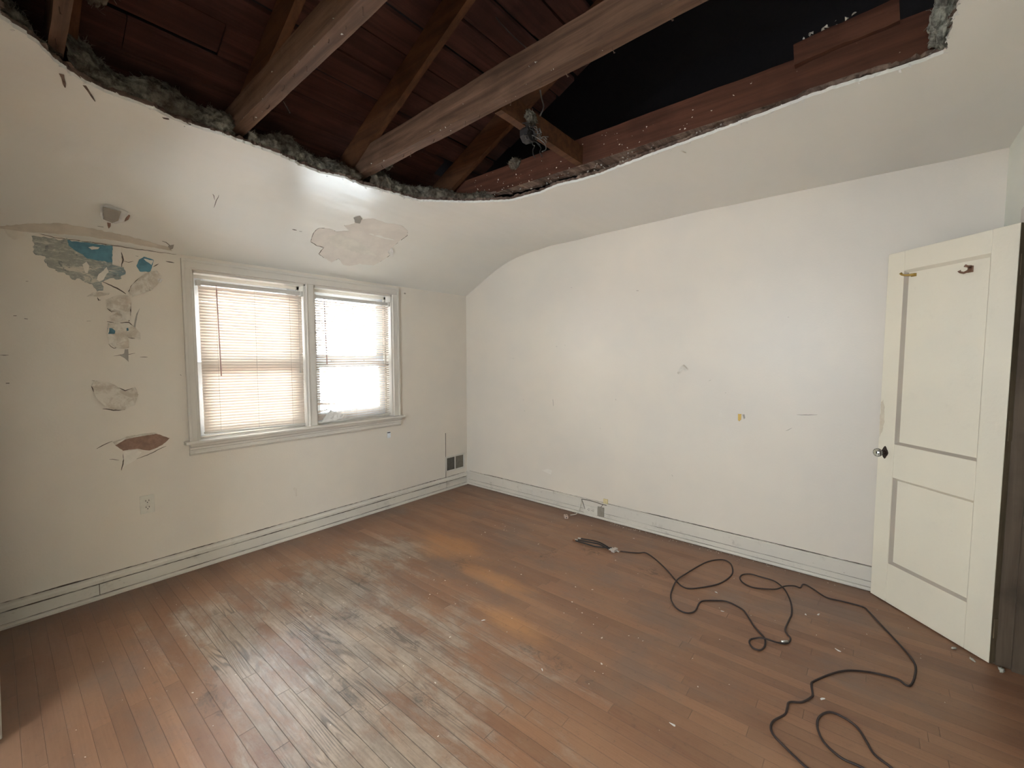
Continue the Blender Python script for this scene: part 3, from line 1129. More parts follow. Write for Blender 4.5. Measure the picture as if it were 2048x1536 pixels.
# splinters of lath hanging off the break
for k, (a, b, w, lab) in enumerate((((106, 120), (130, 172), 8, 'short brown splinter hanging at the far left joist end'),
                                    ((138, 138), (190, 200), 6, 'long curved brown splinter hanging from left of break'),
                                    ((302, 231), (338, 236), 9, 'flat brown board scrap hanging from the ceiling break'),
                                    ((360, 243), (382, 247), 4, 'tiny dark board scrap right of the flat hanging scrap'),
                                    ((1350, 296), (1372, 304), 4, 'tiny paint curl hanging below the right joist'))):
    pa, pb = onceil(*a), onceil(*b)
    pa = pa + Vector((0, 0, 0.022))
    mid = pa.lerp(pb, 0.5) + Vector((0.006, 0, -0.012))
    pb = pb + Vector((0, 0, -0.006))
    w = w * 0.00085
    s = (pb - pa).cross(Vector((0, 0, 1))).normalized()
    bm = bmesh.new()
    sp = spline([pa, mid, pb], 5)
    rows = []
    for i, p in enumerate(sp):
        q = i / (len(sp) - 1)
        ww = w * (1 - 0.75 * q ** 2) * (1 + 0.2 * math.sin(q * 17))
        rows.append([bm.verts.new(p + s * ww), bm.verts.new(p - s * ww), bm.verts.new(p - s * ww + Vector((0, 0, 0.003))), bm.verts.new(p + s * ww + Vector((0, 0, 0.003)))])
    for r, q in zip(rows, rows[1:]):
        for j in range(4):
            bm.faces.new((r[j], r[(j + 1) % 4], q[(j + 1) % 4], q[j]))
    bm.faces.new(rows[0])
    bm.faces.new(rows[-1][::-1])
    tag(link('lath_splinter', bm, M['lath'] if k < 4 else M['flake']), lab, 'splinter', 'scraps hanging from the ceiling break')


# ------------------------------------------------------------ window
CP2 = [(-2.508, 2.018), (-0.886, 2.018)]


def casing_bar(bm, x0, x1, z0, z1, vertical, inner):
    """flat casing board with a raised outer bead and inner edge"""
    t1, t2 = 0.016, 0.024
    box(bm, x0, x1, -t1, 0.0, z0, z1)
    if vertical:
        if inner == 'r':
            box(bm, x0, x0 + 0.016, -t2, -t1, z0, z1 + 0.047)
            box(bm, x1 - 0.010, x1, -t2 + 0.004, -t1, z0, z1)
        else:
            box(bm, x1 - 0.016, x1, -t2, -t1, z0, z1 + 0.047)
            box(bm, x0, x0 + 0.010, -t2 + 0.004, -t1, z0, z1)
    else:
        box(bm, x0, x1, -t2, -t1, z1 - 0.016, z1)
        box(bm, x0 + 0.05, x1 - 0.05, -t2 + 0.004, -t1, z0, z0 + 0.010)


bm = bmesh.new()
casing_bar(bm, -2.508, -2.453, 0.846, 1.955, True, 'r')
casing_bar(bm, -0.941, -0.877, 0.846, 1.955, True, 'l')
casing_bar(bm, -2.508, -0.877, 1.955, 2.018, False, '')
box(bm, -1.724, -1.664, -0.014, 0.0, 0.846, 1.955)
box(bm, -1.724, -1.715, -0.020, -0.014, 0.846, 1.955)
struct(link('trim_3', bm, M['casing'], bevel=0.003), 'grey white painted casing around the twin window', 'window casing')
bm = bmesh.new()
prism(bm, [(-0.052, 0.828), (-0.056, 0.838), (-0.052, 0.847), (0.05, 0.850), (0.05, 0.828)], 0, -2.535, -0.846)
stool = struct(link('trim_4', bm, M['casing'], bevel=0.002), 'painted window sill with moulded apron below twin window', 'window sill')
bm = bmesh.new()
prism(bm, [(0.0, 0.828), (-0.036, 0.828), (-0.032, 0.812), (-0.022, 0.803), (-0.022, 0.792), (-0.016, 0.788), (-0.016, 0.770), (-0.022, 0.766), (-0.012, 0.752), (0.0, 0.752)], 0, -2.508, -0.872)
link('apron', bm, M['casing'], stool, bevel=0.001)


def window(n, x0, x1, lab):
    root = empty('window_%d' % n, ((x0 + x1) / 2, 0.1, WZ0))
    root['kind'] = 'structure'
    root['label'], root['category'] = lab, 'window'
    y0, y1 = 0.0, 0.2
    bm = bmesh.new()
    box(bm, x0, x0 + 0.012, y0, y1, WZ0, WZ1)
    box(bm, x1 - 0.012, x1, y0, y1, WZ0, WZ1)
    box(bm, x0, x1, y0, y1, WZ1 - 0.012, WZ1)
    box(bm, x0, x1, y0 + 0.05, y1, WZ0 - 0.01, WZ0 + 0.012)
    box(bm, x0 + 0.012, x0 + 0.030, 0.080, 0.088, WZ0, WZ1)
    box(bm, x1 - 0.030, x1 - 0.012, 0.080, 0.088, WZ0, WZ1)
    box(bm, x0 + 0.012, x0 + 0.030, 0.155, 0.163, WZ0, WZ1)
    box(bm, x1 - 0.030, x1 - 0.012, 0.155, 0.163, WZ0, WZ1)
    box(bm, x0 + 0.012, x1 - 0.012, 0.080, 0.088, WZ1 - 0.035, WZ1 - 0.012)
    link('window_frame', bm, M['casing'], root)
    for (za, zb, y, nm) in ((1.355, WZ1 - 0.012, 0.142, 'upper_sash'), (WZ0 + 0.012, 1.360, 0.108, 'lower_sash')):
        bm = bmesh.new()
        sw = 0.070
        xa, xb = x0 + 0.014, x1 - 0.014
        for b in ((xa, xa + sw, za, zb), (xb - sw, xb, za, zb), (xa + sw, xb - sw, za, za + (0.050 if nm == 'upper_sash' else 0.075)), (xa + sw, xb - sw, zb - (0.075 if nm == 'upper_sash' else 0.050), zb)):
            box(bm, b[0], b[1], y - 0.014, y + 0.014, b[2], b[3])
        if nm == 'lower_sash':
            for xx in (0.28, 0.72):
                xm = xa + (xb - xa) * xx
                box(bm, xm - 0.03, xm + 0.03, y - 0.026, y - 0.014, zb - 0.012, zb + 0.006)
        f = link(nm, bm, M['vinyl'], root, bevel=0.002)
        g = boxes((xa + sw - 0.004, xb - sw + 0.004, y - 0.002, y + 0.002, za + 0.04, zb - 0.04))
        link('glass_pane', g, M['glass'], f)
    return root


MX0, MX1 = -1.724, -1.664
window(1, WX0, MX0, 'left double-hung window of the twin pair')
window(2, MX1, WX1, 'right double-hung window of the twin pair')
# mullion post fills the wall between both units
struct(link('trim_5', boxes((MX0, MX1, 0.0, 0.17, WZ0, WZ1)), M['casing']), 'mullion post between both windows', 'mullion')


def blind(x0, x1, ztop, zl, zr, lab, seed, wandx, messy=False):
    root = empty('venetian_blind', ((x0 + x1) / 2, 0.03, ztop))
    tag(root, lab, 'blind')
    bm = bmesh.new()
    hy0, hy1 = 0.014, 0.040
    box(bm, x0 - 0.006, x1 + 0.006, hy0, hy1, ztop - 0.028, ztop)
    box(bm, x0 - 0.006, x1 + 0.006, hy0 - 0.003, hy0, ztop - 0.006, ztop)
    link('head_rail', bm, M['rail'], root, bevel=0.002)
    for s, xe in ((1, x0), (-1, x1)):
        link('mounting_bracket', boxes((xe - 0.011, xe + 0.011, 0.006, 0.044, ztop - 0.034, ztop + 0.004)), M['rail'], root, bevel=0.002)
    rnd = random.Random(seed)
    n = 50
    bm = bmesh.new()
    zt = ztop - 0.045

    def zline(x, z_end):
        return z_end
    for i in range(n):
        t = i / (n - 1)
        za = zt + (zl + 0.018 - zt) * t
        zb = zt + (zr + 0.018 - zt) * t
        if messy:
            # lower slats fallen together
            pass
        tilt = math.radians((-21 if messy else 58) + (4 if messy else 1) * noise.noise(Vector((i * 0.4, seed, 0))))
        segs = 18
        rows = []
        for k in range(segs + 1):
            q = k / segs
            x = x0 + (x1 - x0) * q + 0.002 * noise.noise(Vector((i * 3.3, seed, 5)))
            z = za + (zb - za) * q + 0.0018 * noise.noise(Vector((q * 3, i * 0.7, seed)))
            tl = tilt
            dy = 0
            if messy:
                # the bent slat at right and the crumpled lower left corner
                if i in (23, 24) and q > 0.72:
                    z += (q - 0.72) * (0.075 if i == 23 else 0.02)
                    tl += (q - 0.72) * (1.9 if i == 23 else 0.8)
                if i in (25, 26) and q > 0.72:
                    z -= (q - 0.72) * 0.04
                if i > 41 and q < 0.30:
                    z += (0.30 - q) * 0.16 * math.sin((i - 41) * 1.1) - (0.30 - q) * 0.06
                    tl += (0.30 - q) * 3.0 * math.sin(i * 1.7)
                    dy = -(0.30 - q) * 0.05
                if i > 30:
                    z += 0.004 * noise.noise(Vector((q * 5, i * 1.9, 2)))
            elif i > 46 and q > 0.8:
                tl += (q - 0.8) * 1.0
            c = Vector((x, 0.028 + dy, z))
            w = 0.0125
            row = []
            for a in (-1, -0.5, 0, 0.5, 1):
                crown = 0.0020 * (1 - a * a)
                oy, oz = a * w, crown
                row.append(bm.verts.new(c + Vector((0, oy * math.cos(tl) - oz * math.sin(tl), oy * math.sin(tl) + oz * math.cos(tl)))))
            for a in (1, 0.5, 0, -0.5, -1):
                crown = 0.0020 * (1 - a * a) - 0.0005
                oy, oz = a * w, crown
                row.append(bm.verts.new(c + Vector((0, oy * math.cos(tl) - oz * math.sin(tl), oy * math.sin(tl) + oz * math.cos(tl)))))
            rows.append(row)
        for r, s in zip(rows, rows[1:]):
            m = len(r)
            for k in range(m):
                bm.faces.new((r[k], r[(k + 1) % m], s[(k + 1) % m], s[k]))
        bm.faces.new(rows[0])
        bm.faces.new(rows[-1][::-1])
    link('slats', bm, M['blind'], root)
    bm = bmesh.new()
    v = []
    for (x, z) in ((x0, zl), (x1, zr)):
        v.append([bm.verts.new(p) for p in ((x, 0.014, z - 0.006), (x, 0.042, z - 0.006), (x, 0.042, z + 0.006), (x, 0.014, z + 0.006))])
    for k in range(4):
        bm.faces.new((v[0][k], v[0][(k + 1) % 4], v[1][(k + 1) % 4], v[1][k]))
    bm.faces.new(v[0])
    bm.faces.new(v[1][::-1])
    link('bottom_rail', bm, M['rail'], root, bevel=0.002)
    for q in (0.14, 0.5, 0.86):
        x = x0 + (x1 - x0) * q
        zz = zl + (zr - zl) * q
        bm = bmesh.new()
        for yy in (0.0148, 0.0412):
            tube(bm, [(x, yy, zt + 0.02), (x, yy, zz)], 0.0009, 4)
        link('ladder_cord', bm, M['cord'], root)
    wx, wz = wandx
    bm = bmesh.new()
    tube(bm, [(wx, 0.008, ztop - 0.02), (wx, 0.004, ztop - 0.05)], 0.0015, 5)
    tube(bm, [(wx, 0.004, ztop - 0.05), (wx + 0.006, -0.002, wz)], 0.0036, 6)
    link('tilt_wand', bm, M['wand'], root)
    # lift cord at the right
    bm = bmesh.new()
    xr = x1 - 0.03
    zz = 1.30 if not messy else 1.62
    tube(bm, [(xr, 0.010, ztop - 0.02), (xr - 0.002, 0.006, zz)], 0.0010, 4)
    tube(bm, [(xr - 0.002, 0.006, zz), (xr - 0.002, 0.006, zz - 0.03)], [0.002, 0.006], 6)
    link('lift_cord', bm, M['cord'], root)
    return root


wl, wr2 = on(1, 0.0, 424, 600), on(1, 0.0, 650, 620)
blind(-2.412, -1.745, 1.893, 0.885, 0.868, 'cream venetian blind lowered over the left window', 3, (-2.315, 1.265))
blind(-1.648, -0.962, 1.883, 0.862, 0.872, 'venetian blind with bent slat and crumpled lower corner on right window', 9, (-1.572, 1.335), True)
# crumpled torn film at the lower left corner of the right blind
bm = sheet(jag([(-1.63, 0.866), (-1.50, 0.870), (-1.40, 0.900), (-1.50, 0.935), (-1.545, 0.965), (-1.585, 0.915)], 0.01, 0.004, 4), lambda u, v, h: Vector((u, 0.004 - h, v)), 0.012, 0.0006,
           lambda p, d: 0.010 * noise.noise(Vector((p.x * 40, p.y * 40, 3))) + 0.004)
tag(link('torn_film', bm, M['flakewhite']), 'crumpled white scrap at the lower left of right blind', 'scrap')

# neighbouring house and ground seen through the slats
bm = boxes((-7.0, -0.2, 5.2, 8.0, -3.0, 1.42), (-7.2, 0.0, 5.0, 8.1, 1.42, 1.50))
nb = tag(link('neighbour_house', bm, plain('pale pinkish stucco', (0.50, 0.36, 0.30), 0.9)), 'pale pinkish neighbouring house seen through left blind', 'building')
gd = struct(link('floor_outside', boxes((-30, 30, 0.4, 40, -3.1, -3.0)), plain('pale concrete yard', (0.72, 0.71, 0.68), 0.95)))

# ------------------------------------------------------------ baseboards
for nm, ax, a, b, sgn in (('baseboard_back', 0, -3.355, -0.022, -1), ('baseboard_right', 1, -3.855, 0.0, -1)):
    bm = bmesh.new()
    hh = 0.128 if ax == 0 else 0.142
    n = 90
    prof = [(0.0, 0.0), (-0.030, 0.0), (-0.031, 0.012), (-0.024, 0.020), (-0.016, 0.021), (-0.016, hh - 0.044), (-0.013, hh - 0.042), (-0.013, hh - 0.038), (-0.021, hh - 0.034), (-0.021, hh - 0.018), (-0.014, hh - 0.006), (-0.006, hh), (0.0, hh)]
    if ax == 1:
        prof = [(0.0, 0.0), (-0.028, 0.004), (-0.029, 0.012), (-0.024, 0.020), (-0.016, 0.022), (-0.016, 0.056), (-0.014, 0.058), (-0.014, 0.060), (-0.016, 0.062), (-0.016, hh - 0.008), (-0.010, hh), (0.0, hh)]
    rings = []
    for i in range(n + 1):
        t = a + (b - a) * i / n
        r = []
        for (d, z) in prof:
            w = 0.0022 * noise.noise(Vector((t * 3, z * 9, ax * 7))) if d < -0.001 else 0
            zz = z + (0.0022 * noise.noise(Vector((t * 5, d * 40, 2 + ax))) if z > 0.015 else 0)
            r.append(bm.verts.new((t, d + w, zz) if ax == 0 else (d + w, t, zz)))
        rings.append(r)
    m = len(prof)
    for r, s in zip(rings, rings[1:]):
        for k in range(m):
            bm.faces.new((r[k], r[(k + 1) % m], s[(k + 1) % m], s[k]))
    bm.faces.new(rings[0])
    bm.faces.new(rings[-1][::-1])
    struct(link(nm, bm, M['trim']))
struct(link('baseboard_left', boxes((XL, XL + 0.017, -1.0, -0.018, 0, 0.125), (XL, XL + 0.026, -1.0, -0.02, 0, 0.018)), M['trim'], bevel=0.003))
# dark joints and gouges in the skirting
bm = bmesh.new()
for (xx, w) in ((-2.97, 0.003), (-0.315, 0.001)):
    box(bm, xx, xx + w, -0.0172, -0.0100, 0.022, 0.085)
link('joint_gap', bm, M['shade'], wall_back)


def crack(pts2, place, w, mat, parent, name='crack', h=0.0006):
    sp = [Vector((p[0], p[1], 0)) for p in pts2]
    P = []
    for a, b in zip(sp, sp[1:]):
        k = max(1, int((b - a).length / 0.012))
        for j in range(k):
            P.append(a.lerp(b, j / k))
    P.append(sp[-1])
    bm = bmesh.new()
    rows = []
    n = len(P)
    for i, p in enumerate(P):
        d = (P[min(i + 1, n - 1)] - P[max(i - 1, 0)]).normalized()
        s = Vector((-d.y, d.x, 0))
        q = i / max(1, n - 1)
        ww = 1.25 * w * (0.35 + 0.65 * math.sin(math.pi * min(1, max(0, q)))) * (0.7 + 0.6 * abs(noise.noise(p * 45)))
        p = p + s * noise.noise(p * 38) * 0.004
        rows.append([bm.verts.new(place(*(p + s * ww).xy, h)), bm.verts.new(place(*(p - s * ww).xy, h)),
                     bm.verts.new(place(*(p - s * ww).xy, -0.001)), bm.verts.new(place(*(p + s * ww).xy, -0.001))])
    for r, q in zip(rows, rows[1:]):
        for k in range(4):
            bm.faces.new((r[k], r[(k + 1) % 4], q[(k + 1) % 4], q[k]))
    return link(name, bm, mat, parent)


# grime in the quirks of the skirting
bb, br = bpy.data.objects['baseboard_back'], bpy.data.objects['baseboard_right']


def at_depth(ax, d):
    return (lambda u, v, h: Vector((u, -d - h, v))) if ax == 0 else (lambda u, v, h: Vector((-d - h, u, v)))


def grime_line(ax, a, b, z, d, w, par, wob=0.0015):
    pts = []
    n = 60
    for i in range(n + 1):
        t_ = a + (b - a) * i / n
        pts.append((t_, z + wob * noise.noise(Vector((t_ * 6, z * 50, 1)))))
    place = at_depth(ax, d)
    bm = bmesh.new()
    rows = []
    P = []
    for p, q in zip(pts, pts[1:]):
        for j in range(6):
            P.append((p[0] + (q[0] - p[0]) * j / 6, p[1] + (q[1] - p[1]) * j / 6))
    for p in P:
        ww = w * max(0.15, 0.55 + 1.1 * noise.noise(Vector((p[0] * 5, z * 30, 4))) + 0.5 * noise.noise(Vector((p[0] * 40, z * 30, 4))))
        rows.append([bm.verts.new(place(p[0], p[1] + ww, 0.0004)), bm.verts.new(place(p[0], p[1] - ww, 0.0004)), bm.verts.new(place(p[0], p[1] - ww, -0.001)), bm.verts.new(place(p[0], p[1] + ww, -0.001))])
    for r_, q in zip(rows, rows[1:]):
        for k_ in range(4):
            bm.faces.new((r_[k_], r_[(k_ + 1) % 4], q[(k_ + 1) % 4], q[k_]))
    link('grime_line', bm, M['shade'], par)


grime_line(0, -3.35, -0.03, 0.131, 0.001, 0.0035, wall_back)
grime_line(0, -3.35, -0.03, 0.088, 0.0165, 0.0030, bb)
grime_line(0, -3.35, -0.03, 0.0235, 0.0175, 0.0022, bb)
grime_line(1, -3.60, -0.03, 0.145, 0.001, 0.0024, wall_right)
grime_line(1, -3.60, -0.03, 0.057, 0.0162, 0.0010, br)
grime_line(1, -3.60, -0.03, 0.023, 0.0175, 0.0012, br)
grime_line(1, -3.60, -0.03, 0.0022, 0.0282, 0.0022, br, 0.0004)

# ------------------------------------------------------------ failed paint on the window wall
def q5(pts):        # detail crop of the upper left of the wall
    return pxA([(40 + x / 4.8, 440 + y / 4.8) for x, y in pts])


def q1(pts):
    return pxA([(x / 2.56, 380 + y / 2.56) for x, y in pts])


def patch(poly, mat, name, parent=wall_back, place=wA, h=0.0008, cell=0.02, j=0.003, seed=1, lift=None, thick=0.001, step=0.008):
    P = jag(poly, step, j, seed, 40)
    bm = sheet(P, place, cell, thick, lift or (lambda p, d: h - thick))
    return link(name, bm, mat, parent, smooth=False)


def curl(amp, reach, base=0.001, seed=0, wob=0.002):
    def f(p, d):
        k = max(0, 1 - d / reach)
        s = 0.5 + 0.9 * noise.noise(Vector((p[0] * 14, p[1] * 14, seed)))
        return base + amp * k * k * max(0.0, s) + wob * abs(noise.noise(Vector((p[0] * 30, p[1] * 30, seed + 4))))
    return f


patch(q5([(110, 152), (300, 172), (450, 190), (600, 212), (888, 250), (885, 410), (985, 455), (1010, 490), (975, 568), (860, 555), (790, 600), (795, 640), (800, 680), (745, 685), (690, 612), (620, 602), (570, 560),
          (500, 572), (470, 535), (430, 505), (340, 490), (230, 410), (240, 350), (150, 335)]), M['oldpaint'], 'exposed_old_paint', j=0.013, seed=2, cell=0.03)
patch(q5([(455, 194), (600, 214), (888, 252), (885, 408), (750, 392), (650, 370), (600, 330), (520, 292), (470, 240)]), M['blue'], 'exposed_blue_paint', h=0.0016, j=0.006, seed=3)
patch(q5([(655, 262), (700, 252), (765, 262), (750, 280), (690, 284)]), M['plaster_pink'], 'exposed_plaster', h=0.0024, j=0.002)
patch(q5([(600, 430), (640, 400), (665, 440), (650, 510), (625, 505)]), M['plaster'], 'exposed_plaster', h=0.0024, j=0.003)
patch(q5([(760, 520), (830, 450), (850, 500), (800, 570), (760, 590), (730, 570)]), M['plaster'], 'exposed_plaster', h=0.0024, j=0.004)
patch(q5([(905, 260), (968, 266), (972, 452), (885, 428), (890, 340)]), M['plaster_pink'], 'paint_strip', lift=curl(0.004, 0.008, 0.001, 3), j=0.001, cell=0.008)
patch(q5([(1120, 440), (1140, 378), (1190, 352), (1285, 385), (1272, 440), (1245, 498), (1150, 495)]), M['blue'], 'exposed_blue_paint', h=0.0014, j=0.004, seed=6)
patch(q5([(1185, 372), (1278, 388), (1262, 432), (1215, 402)]), M['plaster'], 'paint_strip', h=0.003, j=0.003)
fl_specs = [([(1045, 692), (1060, 640), (1150, 552), (1230, 500), (1310, 488), (1362, 540), (1330, 600), (1272, 668), (1150, 712), (1075, 742)], 0.014, 11),
            ([(820, 765), (900, 735), (1030, 722), (1062, 800), (1052, 960), (985, 972), (940, 882), (872, 882), (838, 850)], 0.014, 13),
            ([(858, 930), (930, 888), (985, 930), (1000, 968), (870, 972)], 0.012, 15),
            ([(845, 985), (1040, 990), (1105, 1035), (1155, 1090), (1152, 1152), (1100, 1135), (1035, 1130), (1042, 1228), (940, 1238), (860, 1200), (840, 1110)], 0.015, 17),
            ([(640, 735), (700, 690), (860, 700), (850, 722), (745, 735)], 0.006, 19)]
for pts, amp, sd in fl_specs:
    patch(q5(pts), M['flake'], 'lifted_paint', lift=curl(amp, 0.03, 0.002, sd, 0.004), j=0.003, seed=sd, cell=0.009)
patch(q5([(838, 1036), (880, 1040), (912, 1065), (905, 1094), (842, 1094)]), M['blue'], 'exposed_blue_paint', h=0.010, j=0.001, cell=0.01)
patch(q5([(1018, 1040), (1036, 1035), (1040, 1062), (1022, 1066)]), M['blue'], 'exposed_blue_paint', h=0.011, j=0.001, cell=0.01)
patch(q5([(1005, 1240), (1040, 1240), (1042, 1362), (1000, 1325), (958, 1300), (1000, 1280)]), M['greyplaster'], 'gap_and_shadow', h=0.001, j=0.001)  # triangular shadow below the flake, painted as a dark underlayer
patch(q5([(1088, 1030), (1102, 960), (1118, 900), (1150, 845), (1125, 920), (1108, 1035)]), M['greyplaster'], 'gap_and_shadow', h=0.001, j=0.001)
patch(q5([(1318, 565), (1370, 570), (1345, 600), (1320, 600)]), M['flakewhite'], 'lifted_paint', lift=curl(0.012, 0.01, 0.004, 5), j=0.001, cell=0.008)
for pts, w in (([(790, 590), (850, 620), (930, 655), (1020, 708)], .0035), ([(968, 295), (988, 380), (975, 450)], .003), ([(1055, 800), (1062, 870), (1045, 975)], .003),
               ([(900, 1305), (1000, 1290), (1105, 1280)], .0016), ([(1150, 1315), (1225, 1315)], .0016), ([(1045, 690), (1065, 640), (1150, 555)], .0035), ([(835, 850), (880, 880), (935, 870), (948, 830)], .003),
               ([(835, 975), (920, 990), (1045, 985), (1100, 1030)], .003), ([(1040, 1130), (1105, 1135)], .003), ([(1280, 450), (1330, 420)], .0025), ([(740, 745), (755, 770), (775, 772)], .003),
               ([(1110, 345), (1135, 350)], .002), ([(985, 395), (1040, 405), (1090, 398)], .0016), ([(640, 970), (680, 968)], .0016), ([(1400, 400), (1480, 410)], .003), ([(340, 485), (420, 495), (500, 490)], .004),
               ([(0, 95), (110, 118), (300, 160), (600, 205), (890, 245), (1200, 290), (1500, 330)], .0020), ([(850, 1190), (900, 1232), (960, 1225), (985, 1180)], .002), ([(40, 945), (75, 950)], .003), ([(55, 585), (80, 588)], .002)):
    crack(q5(pts), wA, w, M['shade'], wall_back)  # cracks, with shade lines painted along the lifted flake edges
# two lower failures
patch(q1([(470, 1005), (485, 975), (560, 985), (600, 1005), (635, 1030), (690, 1010), (705, 1050), (690, 1100), (630, 1128), (560, 1122), (520, 1090), (490, 1060)]), M['flake'], 'lifted_paint', lift=curl(0.010, 0.03, 0.001, 21, 0.004), cell=0.010, seed=21)
for pts, w in (([(470, 1005), (490, 1050), (515, 1075)], .003), ([(600, 1008), (640, 1030), (690, 1012), (705, 1050)], .003), ([(525, 1120), (580, 1128), (640, 1125)], .003), ([(575, 1060), (585, 1095), (620, 1110)], .003),
               ([(520, 1080), (580, 1072), (620, 1090)], .003), ([(470, 975), (540, 985)], .0016), ([(575, 1285), (520, 1310), (495, 1325)], .002), ([(560, 1380), (610, 1382)], .0016), ([(700, 1378), (780, 1345), (850, 1310)], .002),
               ([(632, 1345), (632, 1400), (620, 1435)], .003), ([(68, 643), (85, 644)], .004), ([(125, 658), (140, 660)], .003), ([(30, 990), (48, 988)], .005), ([(0, 845), (45, 847)], .0016), ([(922, 945), (928, 950)], .003)):
    crack(q1(pts), wA, w, M['shade'], wall_back)
patch(q1([(590, 1308), (640, 1275), (720, 1258), (800, 1247), (870, 1270), (832, 1305), (765, 1335), (700, 1325), (630, 1335)]), M['brownplaster'], 'exposed_brown_plaster', h=0.0015, j=0.003, seed=31)
patch(q1([(630, 1338), (700, 1328), (725, 1340), (690, 1385), (640, 1412), (628, 1425), (634, 1385)]), M['plaster'], 'lifted_paint', lift=curl(0.006, 0.02, 0.001, 33), cell=0.01, j=0.002)
patch(q1([(575, 1290), (650, 1262), (740, 1245), (800, 1240), (790, 1250), (720, 1260), (640, 1277), (590, 1306)]), M['flake'], 'lifted_paint', lift=curl(0.010, 0.012, 0.001, 35), cell=0.008, j=0.002)
patch(q1([(22, 205), (60, 200), (125, 225), (120, 240), (75, 256), (40, 240)]), M['stain'], 'stain_and_shade', h=0.0008, j=0.006, seed=40)
# tan band where wall meets slope, cove shade painted into its colour
patch(pxC([(0, 452), (60, 447), (120, 446), (200, 460), (260, 473), (340, 495), (345, 502), (250, 484), (150, 470), (0, 460)]), M['stain'], 'stain_and_shade', CEIL, cl, h=0.0010, j=0.006, seed=41)

# ------------------------------------------------------------ failed paint on the ceiling slope


def q7(pts):
    return pxC([(560 + x / 4.655, 400 + y / 4.655) for x, y in pts])


big = [(285, 385), (312, 310), (360, 260), (420, 262), (480, 272), (520, 293), (640, 285), (600, 240), (690, 218), (700, 150), (740, 145), (772, 180), (860, 170), (920, 190), (990, 215), (1060, 220), (1140, 240), (1190, 288), (1180, 330),
       (1100, 390), (1042, 440), (1030, 500), (980, 545), (870, 610), (780, 605), (742, 588), (720, 600), (650, 612), (590, 605), (545, 542), (482, 580), (420, 542), (362, 500), (412, 440), (352, 425)]
patch(q7(big), M['plaster_pink'], 'exposed_plaster', CEIL, cl, h=0.0012, j=0.004, seed=50, cell=0.03)
patch(q7([(455, 330), (560, 320), (700, 370), (800, 430), (900, 520), (760, 500), (560, 440), (470, 420)]), M['plaster'], 'exposed_plaster', CEIL, cl, h=0.0020, j=0.012, seed=51)
patch(q7([(685, 160), (745, 145), (765, 170), (745, 215), (700, 212)]), M['greyplaster'], 'gap_and_shadow', CEIL, cl, h=0.0025, j=0.003, seed=52)
for pts, w in (([(285, 390), (312, 310), (362, 262), (415, 260)], .0022), ([(285, 388), (350, 428), (412, 440), (362, 500), (420, 545), (482, 582)], .0035), ([(482, 582), (545, 543), (585, 580), (650, 610), (742, 588)], .0028),
               ([(775, 605), (865, 610), (960, 555), (1030, 510)], .0028), ([(685, 410), (840, 450), (1030, 480)], .0016), ([(1190, 290), (1185, 330), (1100, 395), (1042, 440)], .0022), ([(582, 600), (585, 628)], .006),
               ([(600, 235), (630, 265)], .003), ([(115, 272), (155, 282)], .004), ([(180, 292), (205, 292)], .002), ([(700, 300), (720, 300)], .003), ([(460, 270), (510, 290)], .002), ([(472, 570), (492, 585)], .006),
               ([(810, 295), (835, 285)], .003)):
    crack(q7(pts), cl, w, M['shade'], CEIL)
patch(q7([(1000, 470), (1040, 440), (1055, 480), (1045, 520), (1015, 505)]), M['flakewhite'], 'lifted_paint', CEIL, cl, lift=curl(0.012, 0.02, 0.002, 55), cell=0.01, j=0.002)


def q1c(pts):
    return pxC([(x / 2.56, 380 + y / 2.56) for x, y in pts])


patch(q1c([(510, 70), (540, 62), (630, 95), (660, 112), (640, 150), (585, 165), (530, 150), (512, 125)]), M['flakewhite'], 'lifted_paint', CEIL, cl, lift=curl(0.016, 0.02, 0.001, 57), cell=0.010, j=0.004, seed=57)
patch(q1c([(527, 76), (618, 103), (604, 148), (572, 160), (528, 140)]), M['greyplaster'], 'gap_and_shadow', CEIL, cl, h=0.012, j=0.002, seed=58)
patch(q1c([(548, 160), (568, 160), (566, 182), (556, 195), (550, 180)]), M['brownplaster'], 'exposed_brown_plaster', CEIL, cl, h=0.004, j=0.001, cell=0.008)
patch(q1c([(640, 130), (658, 112), (665, 118), (655, 138), (635, 148)]), M['brownplaster'], 'exposed_brown_plaster', CEIL, cl, h=0.018, j=0.001, cell=0.008)
patch(q1c([(860, 285), (890, 278), (885, 298), (870, 305)]), M['greyplaster'], 'gap_and_shadow', CEIL, cl, h=0.003, j=0.002, cell=0.008)
for pts, w in (([(1090, 20), (1100, 50)], .0015), ([(830, 262), (850, 270), (880, 292)], .002), ([(500, 220), (560, 230), (600, 240)], .0022), ([(500, 185), (530, 190)], .0025), ([(515, 130), (540, 155), (590, 165)], .003)):
    crack(q1c(pts), cl, w, M['shade'], CEIL)
crack(pxC([(438, 390), (432, 402), (428, 415)]), cl, 0.0015, M['shade'], CEIL)
crack(pxC([(1890, 95), (1915, 92), (1945, 85)]), cl, 0.0015, M['greyplaster'], CEIL)

# ------------------------------------------------------------ marks on the right wall


def q8(pts):
    return pxB([(1000 + x / 2.695, 560 + y / 2.695) for x, y in pts])


